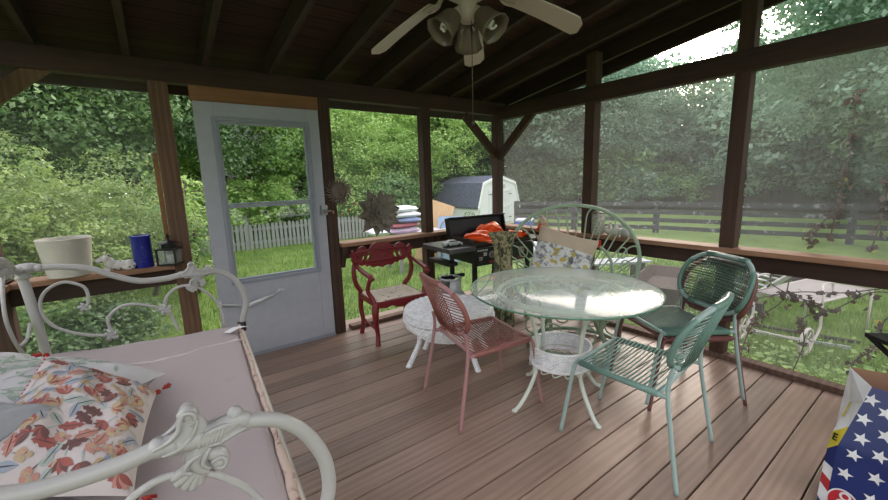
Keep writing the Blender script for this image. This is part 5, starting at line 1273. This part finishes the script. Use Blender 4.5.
# ---------------------------------------------------------------- far house, pole
hs = empty('neighbor_house', (46, 15.5, G), .25, 'white neighbour house glimpsed above the plank fence', 'house')
b = MB(); b.box((0, 0, 1.5), (6, 8, 3.0)); b.build('walls', wsh, hs)
b = MB(); b.prism([(-3.4, 3.0), (3.4, 3.0), (0, 4.6)], -4.3, 4.3, lambda a, c, d: (a, d, c)); b.build('roof', plain('blue grey roof', srgb(112, 128, 156), .8), hs)
for y in (-2, 1.5): MB().box((-3.02, y, 1.7), (.06, .9, 1.2)).build('window', M['black'], hs)
up = empty('utility_pole', (*spot(70.3, 31), G), 0, 'pale utility pole under the bright sky gap', 'pole')
MB().tube([(0, 0, 0), (0, 0, 9.5)], [.16, .12], 12).build('shaft', plain('pole grey', srgb(176, 178, 180), .7), up)
MB().box((0, 0, 8.8), (.1, 1.8, .12)).build('crossarm', bark, up)
MB().lathe([(0, 0), (.2, 0), (.2, .7), (0, .72)], 16, (-.3, .0, 6.6)).build('transformer', M['steel'], up)

# ---------------------------------------------------------------- things standing in the back yard
X0, Y0 = spot(34.0, 8.0)
yt = empty('potting_table', (3.95, 7.4, G - .242), -.1, 'long white potting table beyond the back sill', 'table')
MB().box((1.3, 0, 1.02), (2.6, .8, .04)).build('table_top', plain('table white', srgb(206, 204, 206), .6), yt)
for x in (.1, 2.5):
    for y in (-.33, .33): MB().box((x, y, .5), (.06, .06, 1.0)).build('leg', pk, yt)
tz = G + .80
sack = [plain('sack white', srgb(226, 228, 234), .4), plain('sack mauve', srgb(168, 150, 172), .4), plain('sack blue', srgb(120, 136, 176), .4), plain('sack red', srgb(160, 92, 98), .4)]
def sackm(d, mi, sd_):
    b = MB(); b.grid(lambda s, q: Vector(((s - .5) * d[0], (q - .5) * d[1], d[2] * (.5 + .5 * (max(0, 1 - (2 * s - 1) ** 4) * max(0, 1 - (2 * q - 1) ** 4)) ** .4) + .01 * math.sin(9 * s + sd_) * math.sin(8 * q))), 16, 12)
    b.grid(lambda s, q: Vector(((s - .5) * d[0], (q - .5) * d[1], d[2] * (.5 - .5 * (max(0, 1 - (2 * s - 1) ** 4) * max(0, 1 - (2 * q - 1) ** 4)) ** .4))), 16, 12, flip=True); return b
for i, (dx, dz, d, mi, l) in enumerate(((-.12, 0, (.75, .45, .13), 1, 'mauve sack at the bottom of the sack pile on the potting table'), (-.10, .13, (.72, .44, .10), 3, 'red printed sack second from the bottom of the pile'), (-.06, .23, (.74, .46, .11), 2, 'blue sack in the middle of the pile'), (-.08, .34, (.76, .45, .12), 0, 'white sack second from the top of the pile'), (-.14, .46, (.70, .46, .13), 0, 'white sack on top of the pile'), (-.68, 0, (.4, .45, .16), 0, 'small white sack left of the sack pile'))):
    tag(sackm(d, mi, i).build('sack', sack[mi], None, (4.36 + dx, 7.4, tz + dz), .1 * math.sin(i * 2)), l, 'sack', 'sacks on the potting table')
pb = MB().prism([(0, 0), (.62, 0), (.62, 1.55), (0, 1.55)], 0, .03, lambda a, c, d: (a, d, c)).build('plywood_board', wood('plywood', srgb(196, 160, 116), srgb(222, 190, 150), 'Z', .7), None, (4.95, 8.1, G)); pb.rotation_euler = (-.12, .30, -1.05); tag(pb, 'tan plywood board leaning beyond the griddle post', 'board')
bf = empty('blue_folding_table', (5.15, 7.35, G), -.45, 'pale blue folded table standing on edge beyond the griddle lid', 'folding table')
bf.rotation_euler = (-.14, .04, -.55)
b = MB(); b.prism([(p[0] * 1.0, p[1]) for p in [(x + .41, z + .55) for x, z in rrect(.82, 1.1, .08)]], 0, .035, lambda a, c, d: (a, d, c)); b.build('top', plain('pale blue plastic', srgb(150, 172, 198), .45), bf)
MB().tube(catmull([(.1, -.02, .15), (.1, -.02, .95), (.72, -.02, .95), (.72, -.02, .15)], 6), .012, 8).build('leg_frame', M['steel'], bf)
MB().box((.41, -.012, .55), (.76, .012, .02)).build('fold_seam', M['steel'], bf)
# potted plants on the table
def potted(x, y, l, pc, leafk, r=.08):
    p = empty('potted_plant', (x, y, tz), 0, l, 'potted plant', 'pots on the potting table')
    MB().lathe([(0, 0), (.055, 0), (.075, .11), (.08, .115), (.07, .115), (.05, .02)], 20).build('pot', pc, p)
    rng = np.random.default_rng(int(x * 100)); q = rng.normal(0, 1, (160, 3)); q /= np.linalg.norm(q, axis=1, keepdims=True)
    o = bpy.data.objects.new('foliage', fastmesh('plant', *leaves(q * r + np.array([0, 0, .11 + r * .8]), q, .05, rng), leafk)); COL.objects.link(o); o.parent = p
tur = plain('turquoise pot', srgb(70, 170, 180), .4); pinkm = leafmat('pink petals', srgb(200, 80, 130), srgb(226, 130, 170))
potted(6.0, 7.2, 'dark green plant in a pot behind the griddle lid', tur, LM['dark'], .14)
potted(6.30, 7.2, 'turquoise pot with pink flowers nearest the shed post', tur, pinkm, .06)
potted(6.5, 7.2, 'turquoise pot with pink flowers right of its twin', tur, pinkm, .06)
yt2 = MB().box((6.0, 7.2, tz - .02), (1.2, .5, .03))
X1, Y1 = spot(47.8, 10)
cb1 = plain('carton white', srgb(206, 210, 222), .6); cb2 = plain('carton blue', srgb(64, 90, 160), .5)
pl = empty('carton', (X1, Y1, G), .6, 'blue and white carton standing right of the shed', 'carton')
b = MB(); b.box((0, 0, .45), (.45, .4, .9)); b.build('box', cb1, pl); b = MB(); b.box((0, -.005, .72), (.46, .41, .28)); b.build('blue_panel', cb2, pl)
for dx, dy, s, l in ((-.55, .2, .62, 'taller white crumpled bag between the shed and the carton'), (-.2, -.35, .42, 'low white bag in front of the carton')):
    b = sackm((.5, .45, s), 0, 3); tag(b.build('sack', cb1, None, (X1 + dx, Y1 + dy, G), .4), l, 'sack', 'bags by the shed')

# ---------------------------------------------------------------- things lying on the lawn at the right
wood_gr = wood('weathered brown planks', srgb(58, 44, 41), srgb(92, 74, 69), 'X', .85)
tr = empty('wooden_trough', (6.15, 2.75, G), .28, 'weathered brown wooden trough on the lawn behind the table', 'trough')
t1 = [(-.75, -.36), (.8, -.30), (.8, .34), (-.75, .38)]; t0 = [(-.55, -.24), (.62, -.20), (.62, .24), (-.55, .26)]
b = MB(); b.add([(x, y, .36) for x, y in t1] + [(x, y, .06) for x, y in t0] + [(x * .95, y * .92, .36) for x, y in t1] + [(x * .95, y * .92, .22) for x, y in t0], [(0, 1, 5, 4), (1, 2, 6, 5), (2, 3, 7, 6), (3, 0, 4, 7), (8, 9, 13, 12), (9, 10, 14, 13), (10, 11, 15, 14), (11, 8, 12, 15), (12, 13, 14, 15), (0, 1, 9, 8), (1, 2, 10, 9), (2, 3, 11, 10), (3, 0, 8, 11), (4, 5, 6, 7)], 0, False); b.build('tray', wood_gr, tr)
for s in (-.45, .5): MB().box((s, 0, .03), (.09, .5, .07)).build('runner', M['beam_y'], tr)
wb = empty('plank_bench', (6.3, 3.62, G), -.5, 'pale grey plank bench on dark legs seen through the hoop chair', 'bench')
b = MB()
for k in range(3): b.box((0, -.13 + .13 * k, .44), (1.1, .12, .03))
b.build('seat_planks', plain('pale grey plank', srgb(158, 162, 168), .6), wb)
for x in (-.42, .42): MB().box((x, 0, .21), (.05, .34, .43)).build('leg', M['black_metal'], wb)
wi = worn('rust flecked white iron', srgb(206, 196, 194), srgb(160, 140, 134), .62, .5, 0, 30)
cl = empty('mesh_chaise', (5.85, 1.02, G), 0, 'white iron mesh garden chaise with spoked wheels on the lawn', 'chaise longue')
Q = [Vector(p) - Vector((5.85, 1.02, G)) for p in ((5.38, 1.40, .05), (6.50, 1.16, .05), (6.42, .60, .05), (5.33, .87, .05))]
b = MB(); b.tube([Q[0], Q[1], Q[2], Q[3]], .014, 8, closed=True); b.build('frame', wi, cl)
b = MB()
for k in range(1, 34): t_ = k / 34; b.tube([Q[0].lerp(Q[1], t_), Q[3].lerp(Q[2], t_)], .0042, 4)
for k in range(1, 18): t_ = k / 18; b.tube([Q[0].lerp(Q[3], t_), Q[1].lerp(Q[2], t_)], .0042, 4)
b.build('mesh_deck', wi, cl)
for (p, q) in ((Q[2], .0), (Q[1], .0), (Q[0], .0)): MB().tube([p, p + Vector((.04, 0, -.55))], .011, 8).build('leg', wi, cl)
for y in (.86, 1.42):
    o_ = Vector((5.72 - 5.85, y - 1.02, .55)); MB().tube(catmull([o_ + Vector((-.40, -.04, -.10)), o_ + Vector((-.36, -.03, .10)), o_ + Vector((-.22, 0, .16)), o_ + Vector((.12, 0, .13)), o_ + Vector((.26, 0, .08)), o_ + Vector((.28, 0, -.0))], 6), .012, 8).build('arm_loop', wi, cl)
    MB().tube(catmull([o_ + Vector((-.40, -.04, -.10)), o_ + Vector((-.43, -.05, -.24)), o_ + Vector((-.52, -.03, -.36))], 5), .012, 8).build('wheel_fork', wi, cl)
Wc = Vector((5.22 - 5.85, .885 - 1.02, .155))
for dy in (0, .56):
    c_ = Wc + Vector((0, dy, 0)); ax = Vector((.15, 1, 0)).normalized(); e1 = Vector((0, 0, 1)); e2 = ax.cross(e1)
    wl = MB().tube([c_ + (e1 * math.cos(a) + e2 * math.sin(a)) * .14 for a in np.linspace(0, 2 * PI, 33)[:-1]], .016, 8, closed=True).build('wheel_rim', wi, cl)
    b = MB(); b.ball(c_, .025, 8)
    for k in range(8): a = k * PI / 4; b.tube([c_, c_ + (e1 * math.cos(a) + e2 * math.sin(a)) * .135], .006, 5)
    b.build('spokes', wi, wl)
MB().tube([Wc, Wc + Vector((.02, .56, 0))], .010, 8).build('axle', wi, cl)
al = plain('aluminium', srgb(190, 194, 198), .35, .5)
ld = empty('ladder', (6.0, 1.68, G + .22), 0, 'aluminium ladder lying on the lawn behind the mesh chaise', 'ladder')
La, Lb, Lc, Ld = Vector((0, 0, 0)), Vector((2.9, .02, 0)), Vector((.35, .46, 0)), Vector((2.95, .45, 0))
for a, c in ((La, Lb), (Lc, Ld)): MB().bar(a, c, .03, .08).build('side_rail', al, ld)
for k in range(9): t_ = .06 + k * .11; MB().tube([La.lerp(Lb, t_), Lc.lerp(Ld, t_)], .016, 8).build('rung', al, ld)
for x in (.3, 2.6): MB().box((x, .2, -.13), (.1, .7, .18)).build('support_block', gw, ld)
for i, (a, c, l) in enumerate((((5.45, 1.62, G + .03), (5.75, .62, G + .03), 'white pole lying on the grass nearest the porch'), ((5.75, 1.66, G + .03), (6.0, .58, G + .03), 'pale board lying on the grass behind the white pole'))):
    tag(MB().bar(a, c, .05 if i else .035, .03).build('pole', al if i == 0 else gw), l, 'pole' if i == 0 else 'board')

# ---------------------------------------------------------------- dried vines on the outside of the right screen
vm = plain('vine stem', srgb(84, 70, 58), .8); dl = leafmat('dry leaf', srgb(58, 40, 30), srgb(96, 66, 46), .2); yl = leafmat('yellow leaf', srgb(160, 160, 60), srgb(196, 190, 90), .4)
def vine(label, pts, nleaf, seed, size=.046, z_only=None):
    t = empty('dried_vine', pts[0], 0, label, 'vine', 'dried vines on the right screen'); o = Vector(pts[0])
    P = catmull([Vector(p) - o for p in pts], 10); MB().tube(P, .004, 5).build('stem', vm, t)
    rng = np.random.default_rng(seed); idx = rng.integers(0, len(P), int(nleaf * 1.7)); C = []; 
    for i in idx:
        for _ in range(rng.integers(2, 5)): C.append(np.array(P[i]) + rng.normal(0, .014, 3) * np.array([.8, 1, 1.2]) + np.array([0, 0, -.02]))
    C = np.array(C); C[:, 0] = np.maximum(C[:, 0], 3.455 - o.x)
    ob = bpy.data.objects.new('dry_leaves', fastmesh('dry_leaves', *leaves(C, rng.normal(0, 1, C.shape), size, rng, .7), dl)); COL.objects.link(ob); ob.parent = t
    k = rng.integers(0, len(P), max(1, nleaf // 8)); C = np.array([P[i] for i in k]) + rng.normal(0, .02, (len(k), 3)); C[:, 0] = np.maximum(C[:, 0], 3.46 - o.x)
    ob = bpy.data.objects.new('green_leaves', fastmesh('green_leaves', *leaves(C, rng.normal(0, 1, C.shape), size * 1.1, rng, .8), yl)); COL.objects.link(ob); ob.parent = t
vx = 3.475
vine('dried vine hanging straight down the middle of the right edge screen', [(vx, .52, 1.86), (vx, .515, 1.5), (vx, .53, 1.2), (vx, .545, .98)], 12, 1)
vine('dried vine hanging farther right, near the photo edge', [(vx, .33, 1.35), (vx, .34, 1.1), (vx, .36, .9)], 7, 2)
vine('dried vine looping above the right sill left of the hanging one', [(vx, .52, 1.18), (vx, .6, 1.05), (vx, .66, .98), (vx, .60, .93)], 8, 3)
vine('dried vine trailing below the right sill toward the stacked chairs', [(vx, .20, .72), (vx, .45, .62), (vx, .66, .58), (vx, .85, .50), (vx, 1.0, .42)], 13, 4)
vine('dried vine tangle low on the right edge screen', [(vx, .10, .70), (vx, .25, .50), (vx, .28, .30), (vx, .36, .16), (vx, .30, .0), (vx + .08, .32, -.5)], 16, 5)
vine('dried vine drooping over the chaise wheel', [(vx, .72, .66), (vx, .74, .5), (vx, .86, .34), (vx, .92, .18), (vx + .05, .96, -.1), (vx + .1, .95, -.5)], 11, 6)
vine('dried vine sprawling in front of the mesh chaise under the right sill', [(vx, .12, .60), (vx, .30, .66), (vx, .48, .50), (vx, .62, .40), (vx, .60, .22), (vx + .06, .66, -.1), (vx + .1, .7, -.5)], 14, 8)
vine('dried vine at the photo edge hanging from the sill behind the paper bag', [(vx, .14, .74), (vx, .16, .5), (vx, .19, .3), (vx + .03, .2, .0), (vx + .08, .22, -.5)], 14, 9)
vine('short dried vine under the sill above the chaise', [(vx, .80, .74), (vx, .82, .62), (vx, .70, .55), (vx, .55, .52)], 8, 7)

# ---------------------------------------------------------------- grass blades and weeds
gb = NT('grass blade'); gb.t.nodes.remove(gb.b); v = gb.coord(); c = gb.ramp(gb.noise(v, 2.2, 5, .7), [(.35, srgb(104, 134, 62)), (.7, srgb(150, 176, 92))])
d = gb.n('ShaderNodeBsdfDiffuse'); s = gb.n('ShaderNodeBsdfTranslucent'); gb.l(c, d.inputs[0]); gb.l(c, s.inputs[0]); mx = gb.n('ShaderNodeMixShader'); mx.inputs[0].default_value = .35; gb.l(d.outputs[0], mx.inputs[1]); gb.l(s.outputs[0], mx.inputs[2]); gb.l(mx.outputs[0], gb.o.inputs[0])
rng = np.random.default_rng(11)
def blades(n, x0, x1, y0, y1, hmin, hmax):
    C = np.stack([rng.uniform(x0, x1, n), rng.uniform(y0, y1, n), np.full(n, G - .02)], 1); h = rng.uniform(hmin, hmax, n); a = rng.uniform(0, 6.28, n); w = .006 + h * .04
    dx = np.stack([np.cos(a), np.sin(a), np.zeros(n)], 1); ln = np.stack([-np.sin(a), np.cos(a), np.zeros(n)], 1) * (h * rng.uniform(-.6, .6, n))[:, None]
    V = np.empty((n, 4, 3)); V[:, 0] = C - dx * w[:, None]; V[:, 1] = C + dx * w[:, None]; up_ = np.zeros((n, 3)); up_[:, 2] = h
    V[:, 2] = C + ln + up_ + dx * w[:, None] * .15; V[:, 3] = C + ln + up_ - dx * w[:, None] * .15
    return V
VV = np.concatenate([blades(26000, 3.55, 9, -.6, 4, .04, .11), blades(22000, -2.2, 3.5, 3.7, 9, .04, .10), blades(14000, 3.5, 9, 4, 10, .05, .11), blades(9000, -1.5, 4, 9, 12.7, .05, .12)])
n = len(VV); o = bpy.data.objects.new('grass', fastmesh('grass', VV.reshape(-1, 3), np.arange(n * 4).reshape(n, 4), gb.m)); COL.objects.link(o); tag(o, 'short grass blades growing all over the lawn', 'grass', kind='stuff')
n = 5200; C = np.stack([3.6 + rng.gamma(1.6, .35, n), rng.uniform(-.6, 2.2, n), G + rng.uniform(.02, .14, n)], 1)
o = bpy.data.objects.new('weeds', fastmesh('weeds', *leaves(C, np.tile([0, 0, 1.5], (n, 1)), .055, rng, .7), LM['bright'])); COL.objects.link(o); tag(o, 'broad leaved weeds crowding the right edge of the deck', 'weeds', kind='stuff')

# ================================================================== SKY, SUN, CAMERA
w = bpy.data.worlds.new('evening sky'); SC.world = w; w.use_nodes = True; nt = w.node_tree; bgn = nt.nodes['Background']
def N(t, **k):
    x = nt.nodes.new(t)
    for a, q in k.items(): setattr(x, a, q)
    return x
tc = N('ShaderNodeTexCoord'); dt = N('ShaderNodeVectorMath', operation='DOT_PRODUCT'); nt.links.new(tc.outputs['Generated'], dt.inputs[0]); dt.inputs[1].default_value = Vector((.896, .363, .256)).normalized()
mx_ = N('ShaderNodeMath', operation='MAXIMUM'); nt.links.new(dt.outputs['Value'], mx_.inputs[0]); mx_.inputs[1].default_value = 0
pw = N('ShaderNodeMath', operation='POWER'); nt.links.new(mx_.outputs[0], pw.inputs[0]); pw.inputs[1].default_value = 14
ml = N('ShaderNodeMath', operation='MULTIPLY'); nt.links.new(pw.outputs[0], ml.inputs[0]); ml.inputs[1].default_value = 7
glow = N('ShaderNodeMix'); glow.data_type = 'RGBA'; glow.blend_type = 'ADD'; nt.links.new(ml.outputs[0], glow.inputs[0])
glow.inputs[6].default_value = (.98, .96, 1.02, 1); glow.inputs[7].default_value = (1, .86, .72, 1); glow.clamp_factor = False
nt.links.new(glow.outputs[2], bgn.inputs[0]); bgn.inputs[1].default_value = 1.0
def sun(name, d, st, ang, col):
    l = bpy.data.lights.new(name, 'SUN'); l.energy = st; l.angle = math.radians(ang); l.color = col
    o = bpy.data.objects.new(name, l); COL.objects.link(o); o.rotation_euler = Vector(d).to_track_quat('Z', 'Y').to_euler(); return o
sun('low_sun', (.896, .363, .256), .6, 6, (1, .84, .66))

cam = bpy.data.cameras.new('camera'); co = bpy.data.objects.new('camera', cam); COL.objects.link(co); SC.camera = co
cam.sensor_width = 36; cam.lens = 391 / 888 * 36; cam.clip_start = .02; cam.clip_end = 300
Rm = Matrix([[0.80583, 0.12581, -0.57863], [-0.59147, 0.12428, -0.79669], [-0.02832, 0.98424, 0.17456]])      # world axes of the camera's right, up and back
co.matrix_world = Matrix.Translation((0, 0, 1.40)) @ Rm.to_4x4()
SC.view_settings.view_transform = 'Standard'; SC.view_settings.look = 'None'; SC.view_settings.gamma = 1; SC.view_settings.use_curve_mapping = False
SC.view_settings.exposure = 1.52
SC.cycles.max_bounces = 10; SC.cycles.transparent_max_bounces = 16; SC.cycles.use_denoising = True
